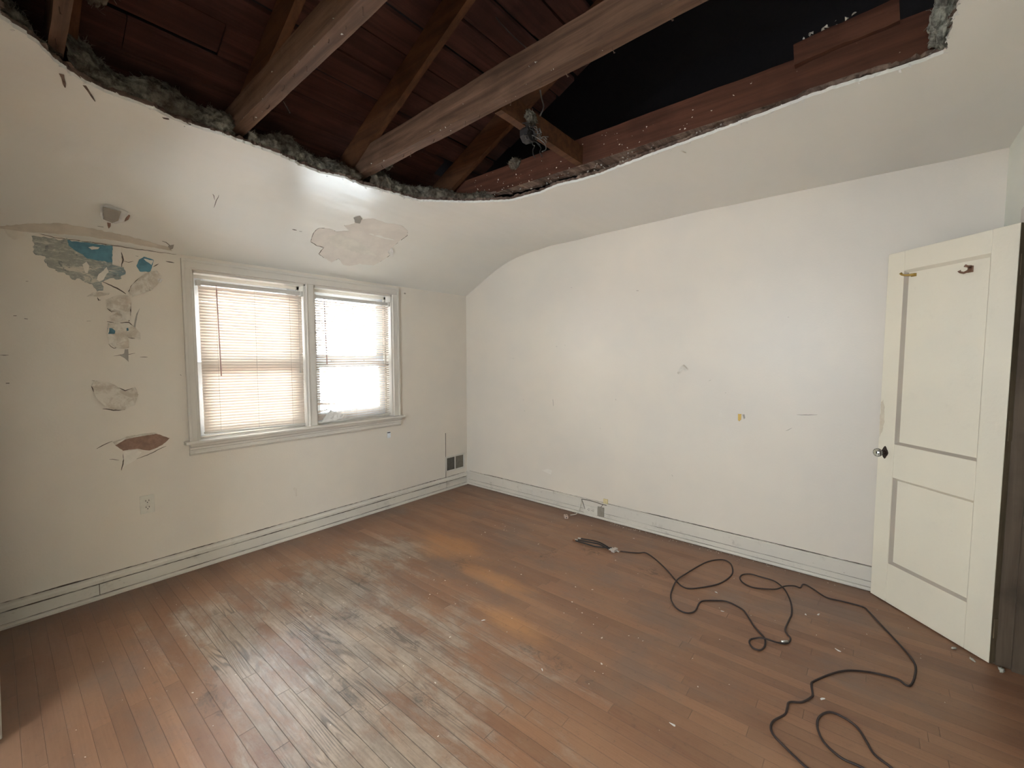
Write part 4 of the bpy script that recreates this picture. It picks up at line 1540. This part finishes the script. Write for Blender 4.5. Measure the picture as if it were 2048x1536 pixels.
patch(q8([(1283, 722), (1302, 722), (1300, 752), (1290, 762), (1283, 755)]), M['brass'], 'paint_chip_mark', wall_right, wB, h=0.0006, j=0.001, cell=0.006, seed=60)
patch(q8([(1306, 724), (1318, 724), (1322, 745), (1314, 750)]), M['greyplaster'], 'paint_chip_mark', wall_right, wB, h=0.0006, j=0.001, cell=0.006, seed=61)
patch(q8([(955, 500), (975, 465), (992, 455), (1018, 480), (1005, 495), (985, 480), (965, 510)]), M['flake'], 'lifted_paint', wall_right, wB, lift=curl(0.004, 0.01, 0.0004, 62), cell=0.008, j=0.002)
for pts, w in (([(735, 57), (748, 57)], .003), ([(285, 642), (288, 680)], .0012), ([(1600, 727), (1710, 727)], .0012), ([(1125, 545), (1138, 540)], .0012), ([(66, 424), (75, 421)], .0012), ([(925, 1050), (932, 1058)], .0016),
               ([(125, 645), (128, 648)], .003), ([(622, 640), (626, 648)], .002), ([(302, 357), (308, 360)], .002), ([(348, 350), (352, 352)], .002), ([(382, 40), (388, 41)], .002), ([(1214, 606), (1219, 607)], .002),
               ([(1550, 201), (1558, 201)], .0016), ([(538, 798), (542, 801)], .002), ([(130, 705), (134, 708)], .002), ([(1540, 815), (1575, 797)], .0008)):
    crack(q8(pts), wB, w, M['shade'], wall_right, 'scuff_mark')
for pts in ([(225, 1025), (262, 1018), (280, 1028), (275, 1048), (255, 1040)], [(160, 925), (170, 930), (175, 945)], [(295, 740), (325, 735), (320, 748)]):
    if len(pts) > 3:
        patch(q8(pts), M['plaster'], 'scuff_mark', wall_right, wB, h=0.0005, j=0.002, cell=0.01)


# ------------------------------------------------------------ door
dfree, dhinge = Vector((-0.052, -3.437, 0)), Vector((-0.474, -3.856, 0))
ux = (dhinge - dfree).normalized()
nrm = Vector((-ux.y * -1, 0, 0))
nrm = Vector((ux.y, -ux.x, 0))
if nrm.dot(CAM - dfree) < 0:
    nrm = -nrm
DW, DH, DT = (dhinge - dfree).length, 1.962, 0.035


def dp(u, z, h):
    """u from the knob edge towards the hinges, h out of the face towards the room"""
    return dfree + ux * u + nrm * h + Vector((0, 0, z + 0.006))


root = empty('door_1', dhinge - nrm * DT)
root['kind'] = 'structure'
root['label'], root['category'] = 'cream painted two panel door standing open against the right wall', 'door'


def dbox(bm, u0, u1, z0, z1, h0, h1):
    v = [bm.verts.new(dp(*p)) for p in ((u0, z0, h0), (u1, z0, h0), (u1, z1, h0), (u0, z1, h0), (u0, z0, h1), (u1, z0, h1), (u1, z1, h1), (u0, z1, h1))]
    for f in ((0, 3, 2, 1), (4, 5, 6, 7), (0, 1, 5, 4), (1, 2, 6, 5), (2, 3, 7, 6), (3, 0, 4, 7)):
        bm.faces.new([v[i] for i in f])


PAN = [(0.095, 0.492, 0.905, 1.855), (0.098, 0.492, 0.226, 0.716)]
bm = bmesh.new()
# stiles
dbox(bm, 0, PAN[0][0], 0, DH, -DT, 0)
dbox(bm, PAN[0][1], DW - 0.0005, 0, DH, -DT, 0)
for z0, z1 in ((0, PAN[1][2]), (PAN[1][3], PAN[0][2]), (PAN[0][3], DH)):
    dbox(bm, PAN[0][0], PAN[0][1], z0, z1, -DT, 0)
link('door_frame', bm, M['door'], root, bevel=0.003)
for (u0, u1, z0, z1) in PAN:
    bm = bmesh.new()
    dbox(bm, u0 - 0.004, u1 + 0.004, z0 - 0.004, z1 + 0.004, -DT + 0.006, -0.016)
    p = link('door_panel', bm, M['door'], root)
    # sloped ogee moulding around the panel, dust on its lower run, shade painted on the knob side
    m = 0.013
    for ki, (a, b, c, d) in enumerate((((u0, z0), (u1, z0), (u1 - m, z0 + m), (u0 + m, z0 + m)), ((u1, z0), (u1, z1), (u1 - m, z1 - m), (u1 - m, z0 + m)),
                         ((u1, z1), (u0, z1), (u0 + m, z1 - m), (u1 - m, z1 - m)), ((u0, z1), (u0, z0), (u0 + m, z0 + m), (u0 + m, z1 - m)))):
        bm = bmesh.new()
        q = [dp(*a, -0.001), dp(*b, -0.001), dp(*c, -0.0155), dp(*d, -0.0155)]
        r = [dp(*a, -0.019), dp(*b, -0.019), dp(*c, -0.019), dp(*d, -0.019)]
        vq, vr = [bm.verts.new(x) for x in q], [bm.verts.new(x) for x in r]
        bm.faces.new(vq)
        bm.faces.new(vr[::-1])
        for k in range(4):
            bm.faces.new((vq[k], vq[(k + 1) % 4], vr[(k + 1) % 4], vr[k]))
        link('panel_moulding', bm, M['dusty'] if ki in (0, 3) else M['door'], p)  # dust on the lower run, painted shade on the knob side
bm = bmesh.new()
dbox(bm, DW - 0.0006, DW + 0.0012, 0.001, DH - 0.001, -DT + 0.001, -0.001)
link('hinge_edge', bm, M['jamb_edge'], root)
for z in (0.12, 1.02, 1.74):
    bm = bmesh.new()
    a = dp(DW + 0.003, z, -DT - 0.001)
    tube(bm, [a, a + Vector((0, 0, 0.09))], 0.006, 10)
    dbox(bm, DW + 0.001, DW + 0.004, z, z + 0.09, -DT, -0.010)
    link('hinge', bm, M['jamb_edge'], root)
# knob
bm = bmesh.new()
kc = (0.043, 0.848)
pts = []
for k in range(16):
    a = k * math.pi / 8
    rr = (0.034 if k % 4 == 0 else 0.026 if k % 2 == 0 else 0.030)
    pts.append((kc[0] + rr * 0.62 * math.cos(a), kc[1] + rr * 1.1 * math.sin(a)))
f0 = [bm.verts.new(dp(p[0], p[1], 0.0)) for p in pts]
f1 = [bm.verts.new(dp(kc[0] + (p[0] - kc[0]) * 0.85, kc[1] + (p[1] - kc[1]) * 0.88, 0.005)) for p in pts]
for k in range(16):
    bm.faces.new((f0[k], f0[(k + 1) % 16], f1[(k + 1) % 16], f1[k]))
bm.faces.new(f0[::-1])
bm.faces.new(f1)
es = link('escutcheon', bm, M['bronze'], root)
bm = bmesh.new()
tube(bm, [dp(kc[0], kc[1], 0.004), dp(kc[0], kc[1], 0.012), dp(kc[0], kc[1], 0.020), dp(kc[0], kc[1], 0.028)], [0.013, 0.009, 0.008, 0.012], 14)
link('knob_neck', bm, M['bronze'], root, True)
bm = bmesh.new()
hs = [(0.026, 0.010), (0.030, 0.018), (0.038, 0.0235), (0.046, 0.0245), (0.054, 0.021), (0.060, 0.013)]
rings = []
for h, r in hs:
    rings.append([bm.verts.new(dp(kc[0] + r * math.cos(a), kc[1] + r * math.sin(a), h)) for a in (k * math.pi / 6 for k in range(12))])
for a, b in zip(rings, rings[1:]):
    for k in range(12):
        bm.faces.new((a[k], a[(k + 1) % 12], b[(k + 1) % 12], b[k]))
bm.faces.new(rings[0][::-1])
bm.faces.new(rings[-1])
o = link('door_knob', bm, M['knobglass'], root)
o['label'] = 'faceted clear glass knob'
# worn dirty edge above the knob
t = NT('hand grime on door')
c = t.mix(t.noise(t.obj, 25, 6, 0.7), (0.50, 0.41, 0.30), (0.76, 0.68, 0.53))
M['grime'] = t.done(c, 0.5)
PG = jag([(0.004, 1.13), (0.018, 1.15), (0.026, 1.10), (0.028, 1.02), (0.020, 0.96), (0.006, 0.93)], 0.008, 0.005, 4, 30)
link('hand_grime', sheet(PG, dp, 0.02, 0.0004, lambda p, d: 0.0), M['grime'], root)
# coat hooks on the upper rail of the panel
for (u, z, m, lab) in ((0.135, 1.825, M['brass'], 'brass coat hook turned sideways'), (0.402, 1.800, M['brownhook'], 'brown coat hook on the panel')):
    h0 = -0.016
    bm = bmesh.new()
    if m is M['brass']:
        prism_pts = []
        dbox(bm, u - 0.012, u + 0.014, z - 0.008, z + 0.008, h0, h0 + 0.004)
        tube(bm, [dp(u + 0.01, z, h0 + 0.003), dp(u - 0.004, z + 0.001, h0 + 0.016), dp(u - 0.020, z + 0.002, h0 + 0.030), dp(u - 0.034, z + 0.007, h0 + 0.034), dp(u - 0.040, z + 0.016, h0 + 0.036)], [0.009, 0.006, 0.005, 0.005, 0.007], 8)
    else:
        dbox(bm, u - 0.010, u + 0.012, z - 0.012, z + 0.018, h0, h0 + 0.004)
        tube(bm, [dp(u + 0.002, z + 0.016, h0 + 0.002), dp(u, z + 0.016, h0 + 0.018), dp(u - 0.004, z + 0.020, h0 + 0.026)], [0.006, 0.005, 0.007], 8)
        tube(bm, [dp(u + 0.002, z + 0.006, h0 + 0.002), dp(u, z - 0.006, h0 + 0.014), dp(u - 0.004, z - 0.014, h0 + 0.030), dp(u - 0.010, z - 0.010, h0 + 0.042), dp(u - 0.012, z - 0.002, h0 + 0.045)], [0.007, 0.006, 0.005, 0.005, 0.007], 8)
    o = link('coat_hook', bm, m, root, True)
    o['label'] = lab


# ------------------------------------------------------------ outlets, register, small wall things
def outlet(x, z, lab, w=0.070, h=0.114):
    root = empty('wall_outlet', (x, -0.0, z))
    tag(root, lab, 'outlet')
    link('cover_plate', boxes((x - w / 2, x + w / 2, -0.006, 0.0, z - h / 2, z + h / 2)), M['ivory'], root, bevel=0.002)
    for dz in (0.020, -0.020):
        bm = bmesh.new()
        prism(bm, [(x + 0.017 * math.cos(a) * 1.0, z + dz + 0.0145 * math.sin(a)) for a in (k * math.pi / 8 for k in range(16))], 1, -0.0085, -0.005)
        s = link('socket', bm, M['ivory'], root)
        link('slot', boxes((x - 0.009, x - 0.0060, -0.0092, -0.008, z + dz - 0.001, z + dz + 0.008), (x + 0.0060, x + 0.009, -0.0092, -0.008, z + dz - 0.001, z + dz + 0.008), (x - 0.0025, x + 0.0025, -0.0092, -0.008, z + dz - 0.010, z + dz - 0.005)), M['slot'], s)
    bm = bmesh.new()
    tube(bm, [(x, -0.005, z), (x, -0.0078, z)], 0.003, 8)
    link('screw', bm, M['steel'], root)
    return root


outlet(-2.733, 0.492, 'ivory duplex outlet on the window wall left of window', 0.070, 0.112)

root = empty('wall_register', (-0.18, 0, 0.264))
tag(root, 'white framed heating register with dark grille in the back corner', 'vent')
x0, x1, z0, z1 = -0.318, -0.040, 0.180, 0.348
bm = boxes((x0, x1, -0.006, 0.0, z0, z0 + 0.018), (x0, x1, -0.006, 0.0, z1 - 0.018, z1), (x0, x0 + 0.020, -0.006, 0.0, z0, z1), (x1 - 0.020, x1, -0.006, 0.0, z0, z1), (-0.188, -0.176, -0.008, 0.0, z0, z1))
link('register_frame', bm, M['casing'], root, bevel=0.002)
link('duct_opening', boxes((x0 + 0.015, x1 - 0.015, -0.0012, 0.0, z0 + 0.012, z1 - 0.012)), M['slot'], root)
bm = bmesh.new()
k = x0 + 0.024
while k < x1 - 0.024:
    dark = k < -0.188
    d = 0.0012
    v = [(k, -0.0045), (k + d, -0.0045), (k + d + (0.001 if dark else 0.0045), -0.0015), (k + (0.001 if dark else 0.0045), -0.0015)]
    if not (-0.190 < k < -0.174):
        prism(bm, v, 2, z0 + 0.018, z1 - 0.018)
    k += 0.0058
link('grille', bm, M['greyplate'], root)
link('damper_leaf', boxes((-0.174, x1 - 0.022, -0.0024, -0.0012, z0 + 0.018, z1 - 0.018)), M['greyplate'], root)['label'] = 'closed lighter half behind the grille'

# thin black line of phone wire
wire_obj([(-0.312, -0.004, 0.60), (-0.3125, -0.004, 0.45), (-0.313, -0.004, 0.30), (-0.315, -0.006, 0.128)], 0.0022, 'thin dark wire running up the window wall beside register', M['shade'], 'phone_wire')

# curtain tie hook under the sill
root = empty('shade_bracket', (-0.95, 0, 0.72))
pA = on(1, 0, 777, 868)
tag(root, 'small white bracket with rusty pin just below the sill', 'bracket')
link('bracket_plate', boxes((pA.x - 0.014, pA.x + 0.016, -0.004, 0.0, pA.z - 0.036, pA.z + 0.022), (pA.x + 0.010, pA.x + 0.016, -0.012, 0.0, pA.z - 0.034, pA.z + 0.020)), M['vinyl'], root, bevel=0.001)
bm = bmesh.new()
tube(bm, [(pA.x - 0.016, -0.010, pA.z + 0.014), (pA.x + 0.012, -0.010, pA.z + 0.014)], 0.004, 8)
link('pin', bm, M['bronze'], root)
# plaster plug stain low on the wall
pB = on(1, 0, 592, 983)
bm = bmesh.new()
tube(bm, [(pB.x - 0.012, 0.0, pB.z + 0.028), (pB.x - 0.012, -0.004, pB.z + 0.026)], [0.008, 0.006], 8)
box(bm, pB.x - 0.004, pB.x + 0.006, -0.003, 0.0, pB.z - 0.036, pB.z + 0.022)
tag(link('wall_anchor', bm, M['stain']), 'rusty brown wall anchor with drip mark under the twin window', 'wall anchor')
pB = on(1, 0, 810, 587)
tag(link('paint_scab', boxes((pB.x - 0.012, pB.x + 0.008, -0.002, 0, pB.z - 0.006, pB.z + 0.006)), M['greyplate'], bevel=0.001), 'tiny grey metal plate right of window casing top', 'plate')

# skirting outlets on the right wall
pc = on(0, -0.016, 1182, 1019)
root = empty('skirting_outlet', (-0.016, pc.y, pc.z))
tag(root, 'ivory sideways outlet set into the right wall skirting', 'outlet')
link('cover_plate', boxes((-0.020, -0.014, pc.y - 0.062, pc.y + 0.070, pc.z - 0.044, pc.z + 0.030)), M['ivory'], root, bevel=0.002)
for dy in (-0.020, 0.022):
    bm = bmesh.new()
    prism(bm, [(pc.y + dy + 0.016 * math.cos(a), pc.z - 0.004 + 0.016 * math.sin(a)) for a in (k * math.pi / 8 for k in range(16))], 0, -0.0225, -0.019)
    s = link('socket', bm, M['ivory'], root)
    y = pc.y + dy
    link('slot', boxes((-0.0232, -0.022, y - 0.008, y + 0.000, pc.z + 0.001, pc.z + 0.004), (-0.0232, -0.022, y - 0.008, y + 0.000, pc.z - 0.012, pc.z - 0.009), (-0.0232, -0.022, y + 0.006, y + 0.010, pc.z - 0.007, pc.z - 0.002)), M['slot'], s)
pc = on(0, -0.016, 1202, 1023)
tag(link('blank_plate', boxes((-0.022, -0.014, pc.y - 0.030, pc.y + 0.030, pc.z - 0.042, pc.z + 0.040)), M['greyplate'], bevel=0.002), 'tarnished grey blank plate beside the skirting outlet', 'cover plate')
pc = on(0, -0.016, 1058, 983)
tag(link('painted_outlet', boxes((-0.021, -0.014, pc.y - 0.045, pc.y + 0.045, pc.z - 0.018, pc.z + 0.020), (-0.0235, -0.019, pc.y - 0.03, pc.y - 0.006, pc.z - 0.012, pc.z + 0.014), (-0.0235, -0.019, pc.y + 0.006, pc.y + 0.03, pc.z - 0.012, pc.z + 0.014)), M['trim'], bevel=0.002), 'painted over outlet in the skirting nearest the corner', 'outlet')
pc = on(0, -0.004, 1211, 1004)
tag(link('yellow_tag', boxes((-0.009, 0.0, pc.y - 0.022, pc.y + 0.020, pc.z - 0.028, pc.z + 0.026)), M['yellow'], bevel=0.002), 'small yellowed plate above the skirting by outlets', 'plate')
z0 = 0.146


def wB_at(x, y, off=-0.02):
    return on(0, off, x, y)


wire_obj([wB_at(1163, 998), wB_at(1175, 1000), wB_at(1190, 1004), wB_at(1202, 1008), wB_at(1210, 1010), wB_at(1213, 1011)], 0.0028, 'brown wire stapled along the skirting top above outlets', M['shade'], 'skirting_wire')
wire_obj([wB_at(1163, 998), wB_at(1166, 1006), wB_at(1170, 1018)], 0.0024, 'short dark wire slanting down to the skirting outlet', M['shade'], 'skirting_wire')
wire_obj([wB_at(1206, 1009), wB_at(1203, 1013), wB_at(1201, 1016)], 0.0024, 'short dark wire dropping to grey blank plate', M['shade'], 'skirting_wire')
# extension cord with a multi tap
root = empty('extension_cord', (on(2, 0, 1133, 1036)))
tag(root, 'cream extension cord with small multi tap lying on floor by skirting', 'extension cord')
a = on(2, 0.004, 1141, 1032)
b = on(2, 0.004, 1152, 1028)
bm = bmesh.new()
tube(bm, spline([wB_at(1163, 999, -0.024), wB_at(1161, 1010, -0.030), wB_at(1157, 1022, -0.040), b + Vector((0.02, 0.0, 0.006)), b, a + Vector((0, 0, 0.008))], 5), 0.0034, 6)
link('cord', bm, M['ivory'], root, True)
c = on(2, 0.012, 1132, 1033)
bm = bmesh.new()
bmesh.ops.create_cube(bm, size=1)
ang = 0.75
for v in bm.verts:
    x, y, z = v.co.x * 0.052, v.co.y * 0.032, v.co.z * 0.024
    v.co = c + Vector((x * math.cos(ang) - y * math.sin(ang), x * math.sin(ang) + y * math.cos(ang), z))
link('multi_tap', bm, plain('pinkish ivory plastic', (0.60, 0.45, 0.36), 0.45), root, bevel=0.004)
for k in (-0.013, 0.013):
    bm = bmesh.new()
    q = c + Vector((k * math.cos(ang), k * math.sin(ang), 0.0122))
    box(bm, q.x - 0.005, q.x + 0.005, q.y - 0.003, q.y + 0.003, q.z - 0.001, q.z + 0.0004)
    link('slot', bm, M['slot'], root)
q = c + Vector((-0.0262 * math.cos(ang), -0.0262 * math.sin(ang), 0))
bm = bmesh.new()
tube(bm, [q + Vector((0.001, 0, 0)), q - Vector((0.001, 0.001, 0))], 0.006, 8)
link('cord_hole', bm, M['slot'], root)

# ------------------------------------------------------------ the long black cable on the floor


def c3(x, y):
    return (1300 + x / 3.227, 1060 + y / 3.227)


cab = [(1240.6, 1102.2), (1262, 1105), (1278, 1106), (1290.4, 1105.5), (1303, 1112.3)] + [c3(*p) for p in (
    (60, 210), (120, 270), (175, 335), (215, 368), (265, 378), (350, 368), (440, 348), (500, 315), (533, 275), (525, 225), (490, 198), (440, 192), (370, 205), (300, 240), (230, 285), (175, 330), (145, 380), (133, 430), (150, 480), (190, 518),
    (245, 535), (290, 522), (315, 475), (345, 457), (420, 455), (490, 460), (550, 485), (605, 520), (640, 570), (670, 620), (710, 665), (740, 700), (742, 745), (715, 775), (670, 765), (642, 730), (650, 706), (690, 703), (740, 712), (800, 725),
    (870, 733), (900, 720), (905, 695), (885, 672), (873, 640), (895, 585), (915, 540), (910, 470), (880, 400), (850, 365), (800, 330), (720, 305), (650, 285), (600, 287), (580, 308), (600, 340), (660, 370), (740, 380), (820, 385), (870, 372),
    (930, 364), (970, 372), (985, 352), (1010, 355), (1060, 385), (1140, 435), (1250, 462), (1370, 495), (1410, 525), (1480, 600), (1560, 685), (1640, 770), (1695, 840), (1715, 890), (1705, 960), (1680, 1003), (1650, 1000), (1600, 965),
    (1500, 935), (1400, 915), (1280, 906), (1180, 925), (1060, 975), (1042, 1000), (1050, 1060), (1040, 1080), (980, 1112), (900, 1112), (885, 1150), (870, 1190), (800, 1230), (780, 1270), (795, 1320), (860, 1390), (940, 1470), (1010, 1536),
    (1130, 1610), (1300, 1640), (1420, 1600), (1375, 1536), (1250, 1480), (1170, 1420), (1110, 1350), (1080, 1270), (1090, 1210), (1140, 1178), (1200, 1185), (1290, 1235), (1350, 1290), (1400, 1370), (1450, 1450), (1560, 1536), (1680, 1640))]
R = 0.0040
pts = [on(2, R, *p) for p in cab]
sp = spline(pts, 5)
for i, p in enumerate(sp):
    p.z = R + 0.0045 * max(0, noise.noise(Vector((i * 0.045, 3, 0))))
# step over earlier lengths where it crosses itself
for i, p in enumerate(sp):
    for j in range(0, i - 25):
        if (sp[j].xy - p.xy).length < 0.012:
            for q in range(-8, 9):
                if 0 <= i + q < len(sp):
                    sp[i + q].z = max(sp[i + q].z, R + 2.2 * R * math.exp(-(q / 4.5) ** 2) + (sp[j].z - R))
root = empty('coaxial_cable', pts[0])
tag(root, 'long dark coaxial cable looping loosely across the wooden floor', 'cable')
bm = bmesh.new()
tube(bm, sp, R, 8)
link('cable_sheath', bm, M['cablebrown'], root, True)
bm = bmesh.new()
cc = on(2, R + 0.004, *c3(868, 720))
dd = (on(2, R + 0.004, *c3(893, 715)) - on(2, R + 0.004, *c3(850, 716)))
tube(bm, [cc - dd * 0.5, cc + dd * 0.5], 0.0058, 10)
link('cable_coupler', bm, M['steel'], root, True)

# splitter with three short leads
p0 = on(2, 0.010, 1229, 1100)
d = (on(2, 0.010, 1242, 1103) - on(2, 0.010, 1215, 1094))
d.z = 0
d.normalize()
s = Vector((-d.y, d.x, 0))
root = empty('cable_splitter', (p0.x, p0.y, 0))
tag(root, 'small silver cable splitter with three black leads on floor', 'cable splitter')
bm = bmesh.new()
bmesh.ops.create_cube(bm, size=1)
for v in bm.verts:
    v.co = p0 + d * v.co.x * 0.026 + s * v.co.y * 0.056 + Vector((0, 0, v.co.z * 0.018))
link('splitter_body', bm, M['silver'], root, bevel=0.002)
bm = bmesh.new()
tube(bm, [p0 + d * 0.012, p0 + d * 0.036 - Vector((0, 0, 0.003))], 0.0048, 8)
link('port', bm, M['steel'], root, True)
ends = [(1155, 1080), (1161, 1077), (1150, 1081)]
mids = [(1182, 1085), (1185, 1081), (1183, 1091)]
for k in range(3):
    off = s * (k - 1) * 0.018
    bm = bmesh.new()
    a = p0 + off - d * 0.012
    tube(bm, [a, a - d * 0.022], 0.0048, 8)
    link('port', bm, M['steel'], root, True)
    a = a - d * 0.020
    m1 = on(2, 0.012, *[(1200, 1089), (1202, 1086), (1198, 1094)][k])
    m2 = on(2, 0.010, *mids[k])
    e = on(2, 0.007, *ends[k])
    bm = bmesh.new()
    tube(bm, spline([a, m1, m2, e], 6), 0.0048, 8)
    ld = link('lead', bm, M['black'], root, True)
    dd = (e - m2).normalized()
    bm = bmesh.new()
    tube(bm, [e - dd * 0.004, e + dd * 0.020], 0.0055, 8)
    link('connector', bm, M['copper'] if k == 2 else M['steel'], ld, True)

# ------------------------------------------------------------ debris
rnd = random.Random(21)


def chip_mesh(seed, flat=0.5):
    r = random.Random(seed)
    bm = bmesh.new()
    vs = [bm.verts.new(Vector((r.uniform(-1, 1), r.uniform(-1, 1) * 0.7, r.uniform(0, 1) * flat))) for _ in range(12)]
    g = bmesh.ops.convex_hull(bm, input=vs)
    bmesh.ops.delete(bm, geom=[x for x in g['geom_interior'] if isinstance(x, bmesh.types.BMVert)], context='VERTS')
    mz = min(v.co.z for v in bm.verts)
    for v in bm.verts:
        v.co.z -= mz
    return bm


protos = []
for k in range(6):
    o = link('plaster_chip', chip_mesh(k, 0.5 if k % 2 else 0.25), M['chip'])
    protos.append(o)
spots = []
# scattered by hand where the photograph shows the most of it
named = [(1066, 1061), (1008, 1060), (1010, 1053), (990, 1051), (1035, 1037), (970, 1065), (963, 1069), (868, 1160), (890, 1161), (941, 1113), (953, 1166), (860, 1189), (911, 1208), (875, 1187), (1077, 1088), (1029, 1058), (1013, 1061),
         (979, 1142), (1042, 1149), (1151, 1174), (1185, 1179), (1144, 1204), (1154, 1218), (1164, 1226), (1187, 1249), (1163, 1266), (1204, 1276), (1258, 1272), (1277, 1276), (1203, 1328), (1189, 1343), (1155, 1052), (1183, 1051), (1175, 1068),
         (1168, 1092), (1231, 1121), (1178, 1368), (1014, 1264), (900, 1274), (1024, 1237), (870, 1366), (807, 1332), (640, 1167), (597, 1184), (604, 1188), (622, 1233), (385, 1386), (372, 1272), (841, 1317), (787, 1085), (820, 1115)]
for p in named:
    q = on(2, 0, *p)
    spots.append((q.x, q.y, rnd.uniform(0.0036, 0.0072)))
for _ in range(85):        # swept along the right skirting
    y = -1.75 - abs(rnd.gauss(0, 0.75))
    if y < -3.3:
        continue
    spots.append((-0.036 - abs(rnd.gauss(0, 0.022)), y, rnd.uniform(0.0022, 0.0058)))
for _ in range(130):
    x, y = rnd.uniform(-3.2, -0.06), -abs(rnd.uniform(0.05, 3.7))
    spots.append((x, y, rnd.uniform(0.0016, 0.0042)))
for i, (x, y, s) in enumerate(spots[:290]):
    o = protos[i] if i < 6 else protos[i % 6].copy()
    if i >= 6:
        COL.objects.link(o)
    o.location = (x, y, 0)
    o.rotation_euler = (0, 0, rnd.uniform(0, 6.28))
    o.scale = (s, s, s)
    if x > -0.14:
        tag(o, 'small crumb of pale plaster fallen along the foot of right skirting', 'plaster chip', 'plaster crumbs along the right skirting')
    elif y > -1.25:
        tag(o, 'small crumb of pale plaster on the floor towards the window wall', 'plaster chip', 'plaster crumbs on the floor near the window wall')
    elif x > -1.25:
        tag(o, 'small crumb of pale plaster on the floor around the dark cable', 'plaster chip', 'plaster crumbs on the floor around the cable')
    else:
        tag(o, 'small crumb of pale plaster on the worn floor in the foreground', 'plaster chip', 'plaster crumbs on the worn foreground floor')
bigs = [((1637, 1169 + 60), 0.014, 'pale plaster flake right of the small cable loop'), ((1345, 1449), 0.012, 'white plaster flake near bottom middle of the floor'), ((1645, 1398), 0.013, 'white plaster lump right of cable bend near bottom'),
        ((1432, 1185), 0.014, 'white plaster fragment beside the first cable loop'), ((1445, 1223), 0.010, 'white plaster fragment between cable bends'), ((1611, 1229), 0.010, 'white plaster fragment near cable right of middle'),
        ((1674, 1300), 0.017, 'long pale plaster sliver on floor right of middle'), ((966, 1241), 0.013, 'bright white plaster smear on the open floor'), ((1085, 1340), 0.010, 'white plaster streak on dark floorboard'),
        ((1908, 1298), 0.018, 'grey lint scrap under the open door'), ((1944, 1321), 0.018, 'grey lint scrap at the door hinge corner'), ((1268, 1077), 0.010, 'pale plaster curl behind the cable splitter'), ((2003, 1343), 0.030, 'grey fluff lump by the closet jamb')]
for k, (p, s, lab) in enumerate(bigs):
    q = on(2, 0, *p)
    if 'lint' in lab or 'fluff' in lab:
        bm = lump((0, 0, 0.4), (0.6, 0.4, 0.4), k, 0, sub=3, amp=0.8)
        o = link('lint_scrap', bm, M['fluff'], smooth=True)
    else:
        bm = chip_mesh(70 + k, 0.35)
        o = link('plaster_fragment', bm, M['flakewhite'])
    o.location = (q.x, q.y, 0)
    o.scale = (s, s * 0.7, s * 0.7)
    o.rotation_euler = (0, 0, k * 1.3)
    tag(o, lab, 'debris')
